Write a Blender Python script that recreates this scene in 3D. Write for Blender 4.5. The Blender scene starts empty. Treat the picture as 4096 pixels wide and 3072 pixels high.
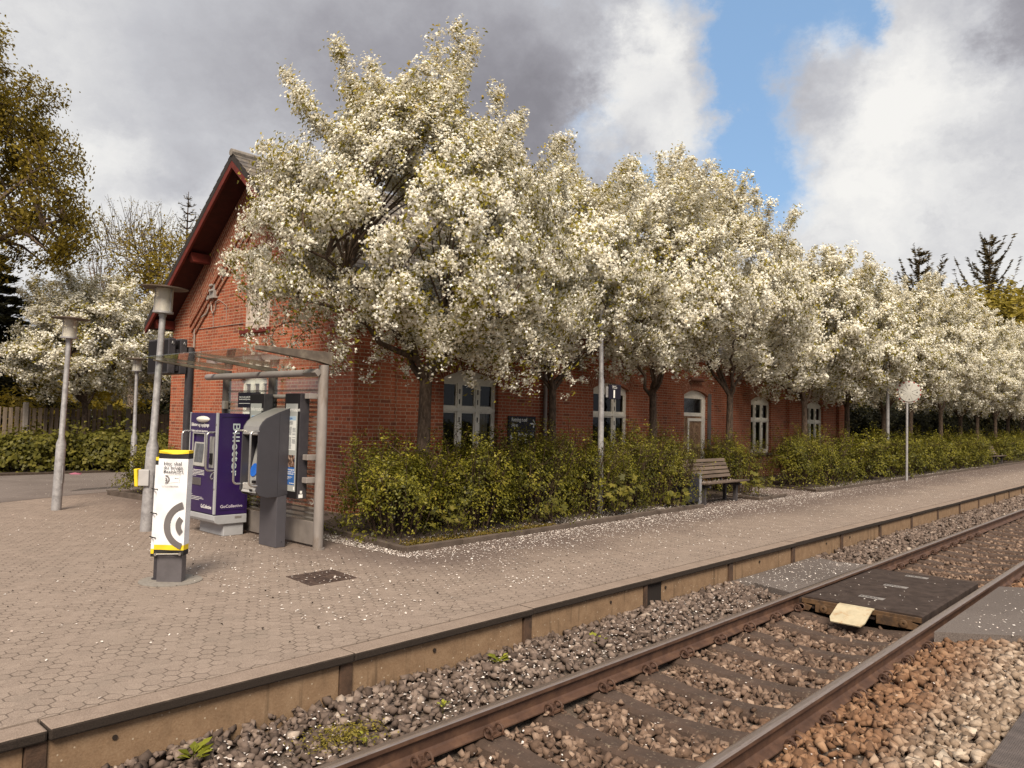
import bpy, bmesh, math, random
import numpy as np
from mathutils import Vector
random.seed(7)
RNG = np.random.default_rng(11)
SC = bpy.context.scene
COL = SC.collection
R = math.radians
ZP = 0.26          # platform level; z = 0 is the top of the rails
ORG = {}

# ------------------------------------------------------------------ materials
class NT:
    def __init__(s, nt): s.nt = nt
    def n(s, typ, ins=None, **props):
        nd = s.nt.nodes.new('ShaderNode' + typ)
        for k, v in props.items(): setattr(nd, k, v)
        if ins:
            for k, v in ins.items():
                if isinstance(v, bpy.types.NodeSocket): s.nt.links.new(v, nd.inputs[k])
                else: nd.inputs[k].default_value = v
        return nd
    def m(s, op, a, b=None, c=None, clamp=False):
        ins = {0: a}
        if b is not None: ins[1] = b
        if c is not None: ins[2] = c
        return s.n('Math', ins, operation=op, use_clamp=clamp).outputs[0]
    def vm(s, op, a, b=None):
        ins = {0: a}
        if b is not None: ins[1] = b
        nd = s.n('VectorMath', ins, operation=op)
        return nd.outputs['Value'] if op in ('DOT_PRODUCT', 'LENGTH') else nd.outputs[0]
    def ramp(s, fac, stops, interp='LINEAR'):
        nd = s.n('ValToRGB', {0: fac}); cr = nd.color_ramp; cr.interpolation = interp
        while len(cr.elements) > 1: cr.elements.remove(cr.elements[-1])
        cr.elements[0].position = stops[0][0]; cr.elements[0].color = (*stops[0][1], 1) if len(stops[0][1]) == 3 else stops[0][1]
        for p, c in stops[1:]:
            e = cr.elements.new(p); e.color = (*c, 1)
        return nd.outputs[0]
    def mix(s, fac, a, b, blend='MIX'):
        nd = s.n('Mix', data_type='RGBA', blend_type=blend)
        for i, v in ((0, fac), (6, a), (7, b)):
            if isinstance(v, bpy.types.NodeSocket): s.nt.links.new(v, nd.inputs[i])
            else:
                if i and len(v) == 3: v = (*v, 1)
                nd.inputs[i].default_value = v
        return nd.outputs[2]
    def noise(s, vec, scale, detail=4, rough=.55, dim='3D'):
        return s.n('TexNoise', {'Vector': vec, 'Scale': scale, 'Detail': detail, 'Roughness': rough}, noise_dimensions=dim).outputs[0]
    def sep(s, v): return s.n('SeparateXYZ', {0: v}).outputs
    def comb(s, x, y, z): return s.n('CombineXYZ', {0: x, 1: y, 2: z}).outputs[0]
    def sstep(s, v, lo, hi):
        return s.n('MapRange', {0: v, 1: lo, 2: hi, 3: 0., 4: 1.}, interpolation_type='SMOOTHSTEP').outputs[0]

def newmat(name):
    m = bpy.data.materials.new(name); m.use_nodes = True
    nt = m.node_tree; nt.nodes.clear()
    N = NT(nt); N.out = N.n('OutputMaterial'); return m, N
def fin(N, sh): N.nt.links.new(sh, N.out.inputs[0])
def c3(c, k=1.): return tuple(min(1, x * k) for x in c)

MATS = {}
def pm(name, col, rough=.7, var=.18, vs=4., bump=0., bs=60., metal=0., stain=None, st_s=2., st_t=.55, st_w=.12, spec=.4, stretch=None):
    """plain painted / cast surface: base colour with soft mottling, optional stains and fine bump"""
    if name in MATS: return MATS[name]
    m, N = newmat(name)
    co = N.n('TexCoord').outputs['Object']
    v = co if stretch is None else N.vm('MULTIPLY', co, stretch)
    f = N.noise(v, vs, 5, .6)
    c = N.ramp(f, [(.28, c3(col, 1 - var)), (.5, col), (.72, c3(col, 1 + var))])
    if stain:
        g = N.noise(v, st_s, 6, .65)
        c = N.mix(N.sstep(g, st_t - st_w, st_t + st_w), c, stain)
    p = N.n('BsdfPrincipled', {'Base Color': c, 'Roughness': rough, 'Metallic': metal, 'Specular IOR Level': spec})
    if bump:
        b = N.n('Bump', {'Strength': bump, 'Distance': .01, 'Height': N.noise(co, bs, 5, .65)})
        N.nt.links.new(b.outputs[0], p.inputs['Normal'])
    fin(N, p.outputs[0]); MATS[name] = m; return m

def leafmat(name, stops, transl=.3, rough=.6):
    if name in MATS: return MATS[name]
    m, N = newmat(name)
    a = N.n('Attribute', attribute_name='rnd').outputs['Fac']
    c = N.ramp(a, stops)
    d = N.n('BsdfPrincipled', {'Base Color': c, 'Roughness': rough, 'Specular IOR Level': .25})
    t = N.n('BsdfTranslucent', {'Color': c})
    fin(N, N.n('MixShader', {0: transl, 1: d.outputs[0], 2: t.outputs[0]}).outputs[0]); MATS[name] = m; return m

def glassmat(name, tint=(.9, .95, .92), thr=.85):
    if name in MATS: return MATS[name]
    m, N = newmat(name)
    co = N.n('TexCoord').outputs['Object']
    g = N.n('BsdfGlossy', {'Color': (1, 1, 1, 1), 'Roughness': .03})
    t = N.n('BsdfTransparent', {'Color': (*tint, 1)})
    fc_ = N.n('LayerWeight', {'Blend': .5}).outputs['Facing']; fr = N.m('ADD', .045, N.m('MULTIPLY', N.m('POWER', fc_, 4.), .8))
    sh = N.n('MixShader', {0: fr, 1: t.outputs[0], 2: g.outputs[0]}).outputs[0]
    dirt = N.n('BsdfDiffuse', {'Color': (.5, .47, .42, 1)})
    df = N.m('MULTIPLY', N.sstep(N.noise(co, 9, 6, .7), .35, .8), 1 - thr)
    fin(N, N.n('MixShader', {0: df, 1: sh, 2: dirt.outputs[0]}).outputs[0]); MATS[name] = m; return m

def brickmat():
    m, N = newmat('red_brick')
    uv = N.n('TexCoord').outputs['UV']
    wob = N.n('TexNoise', {'Vector': uv, 'Scale': 6., 'Detail': 2.}).outputs[1]
    uvw = N.vm('ADD', uv, N.vm('MULTIPLY', N.vm('SUBTRACT', wob, (.5, .5, .5)), (.012, .008, 0)))
    b = N.n('TexBrick', {'Vector': uvw, 'Color1': (0., 0., 0., 1), 'Color2': (1, 1, 1, 1), 'Mortar': (.5, .5, .5, 1), 'Scale': 1., 'Mortar Size': .0075, 'Mortar Smooth': .25,
                        'Bias': 0., 'Brick Width': .236, 'Row Height': .0667}, offset=.25, offset_frequency=2, squash=.5, squash_frequency=2)
    rnd = b.outputs[0]; fac = b.outputs[1]
    big = N.noise(uv, 1.1, 5, .6)
    fine = N.noise(uv, 45, 5, .7)
    c = N.ramp(rnd, [(0, (.20, .044, .022)), (.3, (.31, .078, .038)), (.7, (.385, .106, .053)), (1, (.46, .15, .08))])
    c = N.mix(.55, c, N.ramp(fine, [(.25, (.13, .030, .017)), (.5, (.34, .09, .045)), (.78, (.50, .18, .10))]))
    c = N.mix(N.m('MULTIPLY', N.sstep(big, .46, .72), .55), c, (.13, .036, .024))
    uz = N.sep(uv)[1]; base = N.m('MULTIPLY', N.sstep(N.m('ADD', uz, N.m('MULTIPLY', N.m('SUBTRACT', big, .5), 2.)), 1.5, .4), .4); c = N.mix(base, c, (.11, .045, .032))
    c = N.mix(N.m('MULTIPLY', N.sstep(rnd, .93, .96), .6), c, (.075, .026, .022))
    mort = N.ramp(N.noise(uv, 20, 4, .6), [(.3, (.27, .165, .105)), (.7, (.50, .35, .25))])
    c = N.mix(fac, c, mort)
    h = N.m('ADD', N.m('MULTIPLY', N.m('SUBTRACT', 1., fac), .8), N.m('MULTIPLY', fine, .35))
    bp = N.n('Bump', {'Strength': .7, 'Distance': .006, 'Height': h})
    p = N.n('BsdfPrincipled', {'Base Color': c, 'Roughness': .85, 'Specular IOR Level': .2, 'Normal': bp.outputs[0]})
    fin(N, p.outputs[0]); MATS['brick'] = m; return m

def pavingmat():
    m, N = newmat('hexagon_pavers')
    co = N.n('TexCoord').outputs['Object']
    dis = N.n('TexNoise', {'Vector': co, 'Scale': 2.2, 'Detail': 3.}).outputs[1]
    p0 = N.vm('ADD', co, N.vm('MULTIPLY', N.vm('SUBTRACT', dis, (.5, .5, .5)), (.03, .03, 0)))
    w = .106; r = (w, w * 1.7320508, 1.)
    def wrapped(vec):
        x, y, z = N.sep(vec)
        a = N.m('SUBTRACT', N.m('FLOORED_MODULO', x, r[0]), r[0] / 2)
        b = N.m('SUBTRACT', N.m('FLOORED_MODULO', y, r[1]), r[1] / 2)
        return N.comb(a, b, 0.)
    a = wrapped(p0); b = wrapped(N.vm('SUBTRACT', p0, (r[0] / 2, r[1] / 2, 0)))
    sel = N.m('LESS_THAN', N.vm('DOT_PRODUCT', a, a), N.vm('DOT_PRODUCT', b, b))
    gv = N.n('Mix', data_type='VECTOR'); N.nt.links.new(sel, gv.inputs[0]); N.nt.links.new(b, gv.inputs[4]); N.nt.links.new(a, gv.inputs[5]); gv = gv.outputs[1]
    x, y, z = N.sep(gv); ax = N.m('ABSOLUTE', x); ay = N.m('ABSOLUTE', y)
    d = N.m('MAXIMUM', ax, N.m('ADD', N.m('MULTIPLY', ax, .5), N.m('MULTIPLY', ay, .8660254)))
    edge = N.m('SUBTRACT', w / 2, d)
    cid = N.vm('SUBTRACT', p0, gv)
    rnd = N.n('TexWhiteNoise', {'Vector': N.vm('SNAP', N.vm('ADD', cid, (.01, .01, 0)), (.02, .02, .02))}).outputs[0]
    wear = N.noise(co, 5.5, 3, .6)
    jw = N.m('MULTIPLY', N.sstep(wear, .34, .6), .0062)
    joint = N.m('SUBTRACT', 1., N.sstep(edge, N.m('MULTIPLY', jw, .35), N.m('ADD', jw, .0012)))
    joint = N.m('MULTIPLY', joint, N.sstep(wear, .36, .56))
    big = N.noise(co, .55, 5, .6)
    med = N.noise(co, 3.0, 5, .65)
    sp = N.noise(co, 240, 2, .6)
    c = N.ramp(rnd, [(0, (.195, .150, .124)), (.5, (.228, .177, .146)), (1, (.265, .208, .173))])
    c = N.mix(.55, c, N.ramp(sp, [(.3, (.10, .074, .060)), (.5, (.225, .172, .142)), (.72, (.46, .375, .315))]), 'MIX')
    c = N.mix(N.m('MULTIPLY', N.sstep(med, .5, .72), .35), c, (.17, .138, .115))
    # darker paving in the strip along the bed under the tree row
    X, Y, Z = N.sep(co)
    bed_strip = N.m('MULTIPLY', N.sstep(N.m('ADD', Y, N.m('MULTIPLY', N.m('SUBTRACT', big, .5), 2.2)), 5.6, 7.2), N.sstep(N.m('ADD', X, N.m('MULTIPLY', N.m('SUBTRACT', big, .5), 3.)), 4.6, 6.6))
    c = N.mix(N.m('MULTIPLY', bed_strip, .80), c, (.098, .070, .062))
    c = N.mix(N.m('MULTIPLY', N.sstep(big, .52, .7), .25), c, (.20, .16, .13))
    c = N.mix(N.m('MULTIPLY', joint, .68), c, (.050, .034, .026))
    h = N.m('ADD', N.m('MULTIPLY', joint, -1.), N.m('MULTIPLY', sp, .25))
    bp = N.n('Bump', {'Strength': .5, 'Distance': .006, 'Height': h})
    fin(N, N.n('BsdfPrincipled', {'Base Color': c, 'Roughness': .88, 'Specular IOR Level': .25, 'Normal': bp.outputs[0]}).outputs[0]); return m

def asphaltmat(name, k=1.):
    m, N = newmat(name)
    co = N.n('TexCoord').outputs['Object']
    sp = N.noise(co, 170, 2, .6); big = N.noise(co, .8, 5, .6)
    c = N.ramp(sp, [(.3, c3((.060, .048, .043), k)), (.5, c3((.118, .096, .087), k)), (.75, c3((.27, .228, .205), k))])
    c = N.mix(N.m('MULTIPLY', N.sstep(big, .4, .65), .5), c, c3((.080, .063, .056), k))
    bp = N.n('Bump', {'Strength': .5, 'Distance': .006, 'Height': sp})
    fin(N, N.n('BsdfPrincipled', {'Base Color': c, 'Roughness': .85, 'Specular IOR Level': .3, 'Normal': bp.outputs[0]}).outputs[0]); return m

def concretemat():
    m, N = newmat('stained_concrete')
    co = N.n('TexCoord').outputs['Object']
    X, Y, Z = N.sep(co)
    f = N.noise(co, 7, 6, .65); sp = N.noise(co, 70, 4, .7)
    st = N.noise(N.comb(N.m('MULTIPLY', X, 9.), Y, N.m('MULTIPLY', Z, .9)), 1., 5, .6)
    c = N.ramp(f, [(.25, (.19, .105, .060)), (.5, (.38, .225, .130)), (.75, (.52, .345, .215))])
    c = N.mix(.35, c, N.ramp(sp, [(.35, (.12, .07, .035)), (.65, (.42, .31, .20))]))
    c = N.mix(N.m('MULTIPLY', N.sstep(st, .56, .70), .75), c, (.055, .032, .018))
    low = N.sstep(N.m('ADD', Z, N.m('MULTIPLY', N.m('SUBTRACT', f, .5), .22)), .06, -.06)
    c = N.mix(N.m('MULTIPLY', low, .55), c, (.13, .088, .055))
    spot = N.sstep(N.n('TexVoronoi', {'Vector': co, 'Scale': 17.}, feature='F1').outputs[0], .12, .07)
    c = N.mix(N.m('MULTIPLY', spot, .7), c, (.50, .42, .32))
    bp = N.n('Bump', {'Strength': .45, 'Distance': .006, 'Height': sp})
    fin(N, N.n('BsdfPrincipled', {'Base Color': c, 'Roughness': .9, 'Specular IOR Level': .2, 'Normal': bp.outputs[0]}).outputs[0]); return m

def copingmat():
    m, N = newmat('coping_concrete')
    co = N.n('TexCoord').outputs['Object']
    nz = N.sep(N.n('NewGeometry').outputs['True Normal'])[2]
    f = N.noise(co, 5, 6, .65); sp = N.noise(co, 190, 3, .7)
    top = N.mix(.5, N.ramp(f, [(.3, (.15, .110, .088)), (.7, (.27, .205, .168))]), N.ramp(sp, [(.3, (.09, .065, .052)), (.5, (.235, .178, .146)), (.75, (.5, .41, .34))]))
    side = N.ramp(sp, [(.3, (.014, .010, .008)), (.7, (.050, .037, .030))])      # dark front edge
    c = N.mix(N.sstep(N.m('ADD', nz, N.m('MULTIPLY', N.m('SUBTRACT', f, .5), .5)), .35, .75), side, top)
    bp = N.n('Bump', {'Strength': .5, 'Distance': .006, 'Height': sp})
    fin(N, N.n('BsdfPrincipled', {'Base Color': c, 'Roughness': .88, 'Specular IOR Level': .2, 'Normal': bp.outputs[0]}).outputs[0]); return m

def stonemat():
    m, N = newmat('ballast_stone')
    a = N.n('Attribute', attribute_name='rnd').outputs['Fac']
    co = N.n('TexCoord').outputs['Object']
    X, Y, Z = N.sep(co)
    f = N.noise(co, 60, 4, .65); big = N.noise(co, 1.3, 4, .6)
    dark = N.ramp(a, [(0, (.055, .038, .030)), (.45, (.125, .090, .073)), (.8, (.22, .165, .135)), (1, (.38, .31, .255))])
    tan = N.ramp(a, [(0, (.12, .082, .056)), (.4, (.25, .182, .132)), (.75, (.37, .288, .22)), (1, (.54, .45, .36))])
    rust = N.ramp(a, [(0, (.10, .050, .026)), (.5, (.21, .108, .056)), (1, (.33, .195, .11))])
    wob = N.m('MULTIPLY', N.m('SUBTRACT', big, .5), .7)
    ft = N.sstep(N.m('ADD', Y, wob), 1.95, 1.25)                # clean new stone away from the rail
    c = N.mix(ft, dark, tan)
    near = N.m('SUBTRACT', 1., N.sstep(N.m('ABSOLUTE', N.m('SUBTRACT', N.m('ADD', Y, wob), 2.05)), .18, .75))
    c = N.mix(N.m('MULTIPLY', near, .85), c, rust)
    mid = N.m('MULTIPLY', N.sstep(Y, 2.5, 2.7), N.sstep(Y, 3.75, 3.6))
    c = N.mix(N.m('MULTIPLY', mid, .7), c, N.ramp(a, [(0, (.060, .034, .022)), (.5, (.150, .092, .062)), (1, (.33, .225, .16))]))
    c = N.mix(.35, c, N.mix(1., c, N.ramp(f, [(.25, (.45, .42, .4)), (.5, (1, 1, 1)), (.75, (1.6, 1.6, 1.6))]), 'MULTIPLY'))
    bp = N.n('Bump', {'Strength': .4, 'Distance': .004, 'Height': f})
    fin(N, N.n('BsdfPrincipled', {'Base Color': c, 'Roughness': .85, 'Specular IOR Level': .25, 'Normal': bp.outputs[0]}).outputs[0]); return m

def barkmat(name='bark', col=(.085, .060, .045)):
    m, N = newmat(name)
    co = N.n('TexCoord').outputs['Object']
    v = N.vm('MULTIPLY', co, (1, 1, .35))
    f = N.noise(v, 28, 6, .7)
    c = N.ramp(f, [(.3, c3(col, .35)), (.5, col), (.72, c3(col, 2.2))])
    c = N.mix(N.m('MULTIPLY', N.sstep(N.noise(co, 3., 3, .5), .5, .7), .35), c, c3(col, 2.0))
    bp = N.n('Bump', {'Strength': .9, 'Distance': .02, 'Height': f})
    fin(N, N.n('BsdfPrincipled', {'Base Color': c, 'Roughness': .9, 'Specular IOR Level': .15, 'Normal': bp.outputs[0]}).outputs[0]); return m

# ------------------------------------------------------------------ mesh helpers
class MB:
    def __init__(s): s.v = []; s.f = []; s.m = []; s.uv = []
    def face(s, pts, m=0, uv=None):
        i = len(s.v); s.v += [tuple(p) for p in pts]; s.f.append(tuple(range(i, i + len(pts)))); s.m.append(m); s.uv.append(uv)
    def raw(s, V, F, m=0):
        i = len(s.v); s.v += [tuple(p) for p in V]
        for f in F: s.f.append(tuple(k + i for k in f)); s.m.append(m); s.uv.append(None)
    def box(s, a, b, m=0):
        x0, y0, z0 = a; x1, y1, z1 = b
        s.raw([(x0, y0, z0), (x1, y0, z0), (x1, y1, z0), (x0, y1, z0), (x0, y0, z1), (x1, y0, z1), (x1, y1, z1), (x0, y1, z1)],
              [(0, 3, 2, 1), (4, 5, 6, 7), (0, 1, 5, 4), (1, 2, 6, 5), (2, 3, 7, 6), (3, 0, 4, 7)], m)
    def obox(s, c, ax, ay, az, m=0):
        c = Vector(c); ax = Vector(ax); ay = Vector(ay); az = Vector(az)
        V = [c - ax - ay - az, c + ax - ay - az, c + ax + ay - az, c - ax + ay - az, c - ax - ay + az, c + ax - ay + az, c + ax + ay + az, c - ax + ay + az]
        s.raw(V, [(0, 3, 2, 1), (4, 5, 6, 7), (0, 1, 5, 4), (1, 2, 6, 5), (2, 3, 7, 6), (3, 0, 4, 7)], m)
    def prism(s, poly, d, m=0, mside=None):
        d = Vector(d); P = [Vector(p) for p in poly]; n = len(P); Q = [p + d for p in P]
        i = len(s.v); s.v += [tuple(p) for p in P + Q]
        s.f.append(tuple(range(i + n - 1, i - 1, -1))); s.m.append(m); s.uv.append(None)
        s.f.append(tuple(range(i + n, i + 2 * n))); s.m.append(m); s.uv.append(None)
        for k in range(n):
            j = (k + 1) % n; s.f.append((i + k, i + j, i + n + j, i + n + k)); s.m.append(m if mside is None else mside); s.uv.append(None)
    def tube(s, pts, rad, n=8, m=0, caps=True):
        pts = [Vector(p) for p in pts]; k = len(pts)
        if not hasattr(rad, '__len__'): rad = [rad] * k
        t0 = (pts[1] - pts[0]).normalized()
        u = t0.cross(Vector((0, 0, 1)));
        if u.length < .1: u = t0.cross(Vector((1, 0, 0)))
        u.normalize(); i0 = len(s.v)
        for j in range(k):
            t = (pts[min(j + 1, k - 1)] - pts[max(j - 1, 0)]).normalized()
            u = (u - t * u.dot(t)); u.normalize(); w = t.cross(u)
            for q in range(n):
                a = 2 * math.pi * q / n; s.v.append(tuple(pts[j] + (u * math.cos(a) + w * math.sin(a)) * rad[j]))
        for j in range(k - 1):
            for q in range(n):
                r2 = (q + 1) % n
                s.f.append((i0 + j * n + q, i0 + j * n + r2, i0 + (j + 1) * n + r2, i0 + (j + 1) * n + q)); s.m.append(m); s.uv.append(None)
        if caps:
            s.f.append(tuple(i0 + q for q in range(n - 1, -1, -1))); s.m.append(m); s.uv.append(None)
            s.f.append(tuple(i0 + (k - 1) * n + q for q in range(n))); s.m.append(m); s.uv.append(None)
    def lathe(s, prof, c, n=24, m=0, axis=None):
        cx, cy, cz = c; i0 = len(s.v); k = len(prof)
        A = Vector(axis).normalized() if axis else Vector((0, 0, 1))
        u = A.cross(Vector((0, 0, 1)));
        if u.length < .01: u = Vector((1, 0, 0))
        u.normalize(); w = A.cross(u)
        for r, z in prof:
            for q in range(n):
                a = 2 * math.pi * q / n; p = Vector(c) + A * z + (u * math.cos(a) + w * math.sin(a)) * r; s.v.append(tuple(p))
        for j in range(k - 1):
            for q in range(n):
                r2 = (q + 1) % n
                s.f.append((i0 + j * n + q, i0 + j * n + r2, i0 + (j + 1) * n + r2, i0 + (j + 1) * n + q)); s.m.append(m); s.uv.append(None)
        s.f.append(tuple(i0 + q for q in range(n - 1, -1, -1))); s.m.append(m); s.uv.append(None)
        s.f.append(tuple(i0 + (k - 1) * n + q for q in range(n))); s.m.append(m); s.uv.append(None)
    def build(s, name, mats, parent=None, org=None, smooth=None, bevel=0., weld=False):
        if not isinstance(mats, (list, tuple)): mats = [mats]
        if org is None: org = ORG[parent.name] if parent else Vector((0, 0, 0))
        org = Vector(org)
        V = np.array(s.v, float)
        me = bpy.data.meshes.new(name)
        me.from_pydata([tuple(p) for p in (V - np.array(org))], [], s.f)
        me.polygons.foreach_set('material_index', s.m)
        for mt in mats: me.materials.append(mt)
        uvl = me.uv_layers.new(name='UVMap'); uv = np.zeros((len(me.loops), 2)); li = 0
        for f, given in zip(s.f, s.uv):
            n = len(f)
            if given is not None: uv[li:li + n] = given
            else:
                P = V[list(f)]; a = P[1] - P[0]; b = P[-1] - P[0]; nn = np.abs(np.cross(a, b))
                if nn[2] >= nn[0] and nn[2] >= nn[1]: uv[li:li + n] = P[:, :2]
                elif nn[1] >= nn[0]: uv[li:li + n] = P[:, [0, 2]]
                else: uv[li:li + n] = P[:, [1, 2]]
            li += n
        uvl.data.foreach_set('uv', uv.ravel())
        me.update()
        if weld:
            bm_ = bmesh.new(); bm_.from_mesh(me); bmesh.ops.remove_doubles(bm_, verts=bm_.verts, dist=1e-4); bm_.to_mesh(me); bm_.free()
        if smooth is not None:
            me.polygons.foreach_set('use_smooth', [True] * len(me.polygons)); me.set_sharp_from_angle(angle=R(smooth))
        o = bpy.data.objects.new(name, me); COL.objects.link(o)
        if parent: o.parent = parent
        else: o.location = org
        ORG[o.name] = org
        if bevel:
            b = o.modifiers.new('Bevel', 'BEVEL'); b.width = bevel; b.segments = 2; b.limit_method = 'ANGLE'; b.angle_limit = R(40)
        return o

def thing(name, label, cat, loc, group=None):
    o = bpy.data.objects.new(name, None); COL.objects.link(o); o.location = loc; ORG[o.name] = Vector(loc)
    o['label'] = label; o['category'] = cat
    if group: o['group'] = group
    return o
def tag(o, label, cat, group=None):
    o['label'] = label; o['category'] = cat
    if group: o['group'] = group
    return o
def kind(o, k, label=None):
    o['kind'] = k
    if label: o['label'] = label
    return o
def dup(root, loc, rz=0., label=None, scale=None, group=None):
    r = root.copy(); COL.objects.link(r); r.location = loc; r.rotation_euler = (0, 0, rz)
    if label: r['label'] = label
    if group: r['group'] = group
    if scale is not None: r.scale = scale if hasattr(scale, '__len__') else (scale,) * 3
    for ch in list(root.children):
        c = ch.copy(); COL.objects.link(c); c.parent = r
        for g in list(ch.children):
            d = g.copy(); COL.objects.link(d); d.parent = c
    return r

def npmesh(name, V, F, mat, parent=None, org=(0, 0, 0), rnd=None, smooth=False):
    """V (n,3), F (m,k) with constant k"""
    k = F.shape[1]; me = bpy.data.meshes.new(name)
    me.vertices.add(len(V)); me.vertices.foreach_set('co', (V - np.array(org, float)).astype(np.float32).ravel())
    me.loops.add(F.size); me.loops.foreach_set('vertex_index', F.astype(np.int32).ravel())
    me.polygons.add(len(F)); me.polygons.foreach_set('loop_start', np.arange(0, F.size, k, dtype=np.int32))
    if rnd is not None:
        a = me.attributes.new('rnd', 'FLOAT', 'FACE'); a.data.foreach_set('value', rnd.astype(np.float32))
    me.materials.append(mat); me.update(calc_edges=True); me.validate()
    if smooth: me.polygons.foreach_set('use_smooth', np.ones(len(F), bool))
    o = bpy.data.objects.new(name, me); COL.objects.link(o)
    if parent: o.parent = parent
    else: o.location = org
    ORG[o.name] = Vector(org)
    return o

def unit(a): return a / np.maximum(np.linalg.norm(a, axis=1, keepdims=True), 1e-9)
def rhombi(P, nrm, size, aspect=.5, fold=.15, tang=None, rng=RNG):
    """leaf-shaped quads at P with normals nrm"""
    n = len(P); nrm = unit(nrm)
    t = rng.normal(size=(n, 3)) if tang is None else tang
    t = unit(t - nrm * np.sum(t * nrm, axis=1, keepdims=True)); b = np.cross(nrm, t)
    s = np.asarray(size).reshape(-1, 1) * np.ones((n, 1)); asp = np.asarray(aspect).reshape(-1, 1)
    V = np.stack([P - t * s * .5, P + b * s * asp * .5 + nrm * s * fold, P + t * s * .5, P - b * s * asp * .5 + nrm * s * fold], 1).reshape(-1, 3)
    F = np.arange(4 * n).reshape(n, 4)
    return V, F

def text(s, size, org, xd, yd, mat, parent, name='lettering', align='LEFT', sx=1., depth=.0012, space=1., bold=0., cspace=1.):
    cu = bpy.data.curves.new(name, 'FONT'); cu.body = s; cu.size = size; cu.align_x = align; cu.extrude = depth / 2; cu.space_line = space; cu.resolution_u = 3
    cu.offset = bold; cu.space_character = cspace
    ob = bpy.data.objects.new(name, cu); COL.objects.link(ob)
    dg = bpy.context.evaluated_depsgraph_get(); me0 = ob.evaluated_get(dg).to_mesh()
    V = np.array([v.co[:] for v in me0.vertices]); F = [tuple(p.vertices) for p in me0.polygons]
    ob.evaluated_get(dg).to_mesh_clear(); bpy.data.objects.remove(ob)
    xd = Vector(xd).normalized(); yd = Vector(yd).normalized(); zd = xd.cross(yd); o0 = Vector(org)
    mb = MB(); mb.raw([o0 + xd * (v[0] * sx) + yd * v[1] + zd * (v[2] + depth * .6) for v in V], F)
    return mb.build(name, mat, parent)
def bars(rows, org, xd, yd, mat, parent, name='small_print', h=.006, t=.001):
    """lines of print too small to read: rows of (x0, x1, y)"""
    xd = Vector(xd).normalized(); yd = Vector(yd).normalized(); zd = xd.cross(yd); o0 = Vector(org); mb = MB(); rr = random.Random(5)
    for x0, x1, y in rows:
        x = x0
        while x < x1 - .004:
            w = min(rr.uniform(.008, .03), x1 - x)
            mb.obox(o0 + xd * (x + w / 2) + yd * y + zd * t, xd * w / 2, yd * h / 2, zd * t / 2); x += w + h * .9
    return mb.build(name, mat, parent)
def arc(cx, cz, r, a0, a1, n): return [(cx + r * math.cos(a0 + (a1 - a0) * i / n), cz + r * math.sin(a0 + (a1 - a0) * i / n)) for i in range(n + 1)]
# ------------------------------------------------------------------ camera, sky, sun
cam = bpy.data.cameras.new('camera'); co_ = bpy.data.objects.new('camera', cam); COL.objects.link(co_)
from mathutils import Matrix
right = Vector((0.6764813, -0.73608578, 0.02346838)); up = Vector((-0.04992394, -0.01404159, 0.99865431)); back = Vector((-0.73476571, -0.6767426, -0.04624717))
co_.matrix_world = Matrix(((right.x, up.x, back.x, 0), (right.y, up.y, back.y, 0), (right.z, up.z, back.z, 1.961), (0, 0, 0, 1)))
cam.sensor_width = 36.; cam.lens = 27.035; cam.clip_start = .05; cam.clip_end = 3000.
SC.camera = co_
SUN_AZ, SUN_EL = 222., 46.      # degrees: azimuth counter-clockwise from +x towards which the sun stands
wd = bpy.data.worlds.new('World'); SC.world = wd; wd.use_nodes = True
wd.node_tree.nodes.clear(); N = NT(wd.node_tree); wout = N.n('OutputWorld')
sky = N.n('TexSky', sky_type='NISHITA', sun_disc=False, sun_elevation=R(SUN_EL), sun_rotation=R(90 - SUN_AZ), air_density=1.1, dust_density=.6, ozone_density=2.)
dv = N.n('TexCoord').outputs['Generated']
n1 = N.n('TexNoise', {'Vector': N.vm('MULTIPLY', dv, (1, 1, 1.5)), 'Scale': 2.6, 'Detail': 8., 'Roughness': .58}).outputs[1]
n2 = N.n('TexNoise', {'Vector': N.vm('MULTIPLY', dv, (1, 1, 1.3)), 'Scale': 8., 'Detail': 12., 'Roughness': .66}).outputs[1]
n3 = N.n('TexNoise', {'Vector': N.vm('MULTIPLY', N.vm('ADD', dv, N.vm('MULTIPLY', N.vm('SUBTRACT', n2, (.5, .5, .5)), (.12, .12, .12))), (1, 1, 1.4)), 'Scale': 15., 'Detail': 9., 'Roughness': .6}).outputs[0]
billow = N.m('SUBTRACT', 1., N.m('ABSOLUTE', N.m('MULTIPLY', N.m('SUBTRACT', n3, .5), 4.)))
dw = N.vm('ADD', dv, N.vm('MULTIPLY', N.vm('SUBTRACT', n1, (.5, .5, .5)), (.15, .15, .12)))
dw = N.vm('ADD', dw, N.vm('MULTIPLY', N.vm('SUBTRACT', n2, (.5, .5, .5)), (.16, .16, .14)))
dw = N.vm('NORMALIZE', dw)
X, Y, Z = N.sep(dw)
AZ = N.m('MULTIPLY', N.m('ARCTAN2', Y, X), 57.29578); EL = N.m('MULTIPLY', N.m('ARCSINE', Z), 57.29578)
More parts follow.
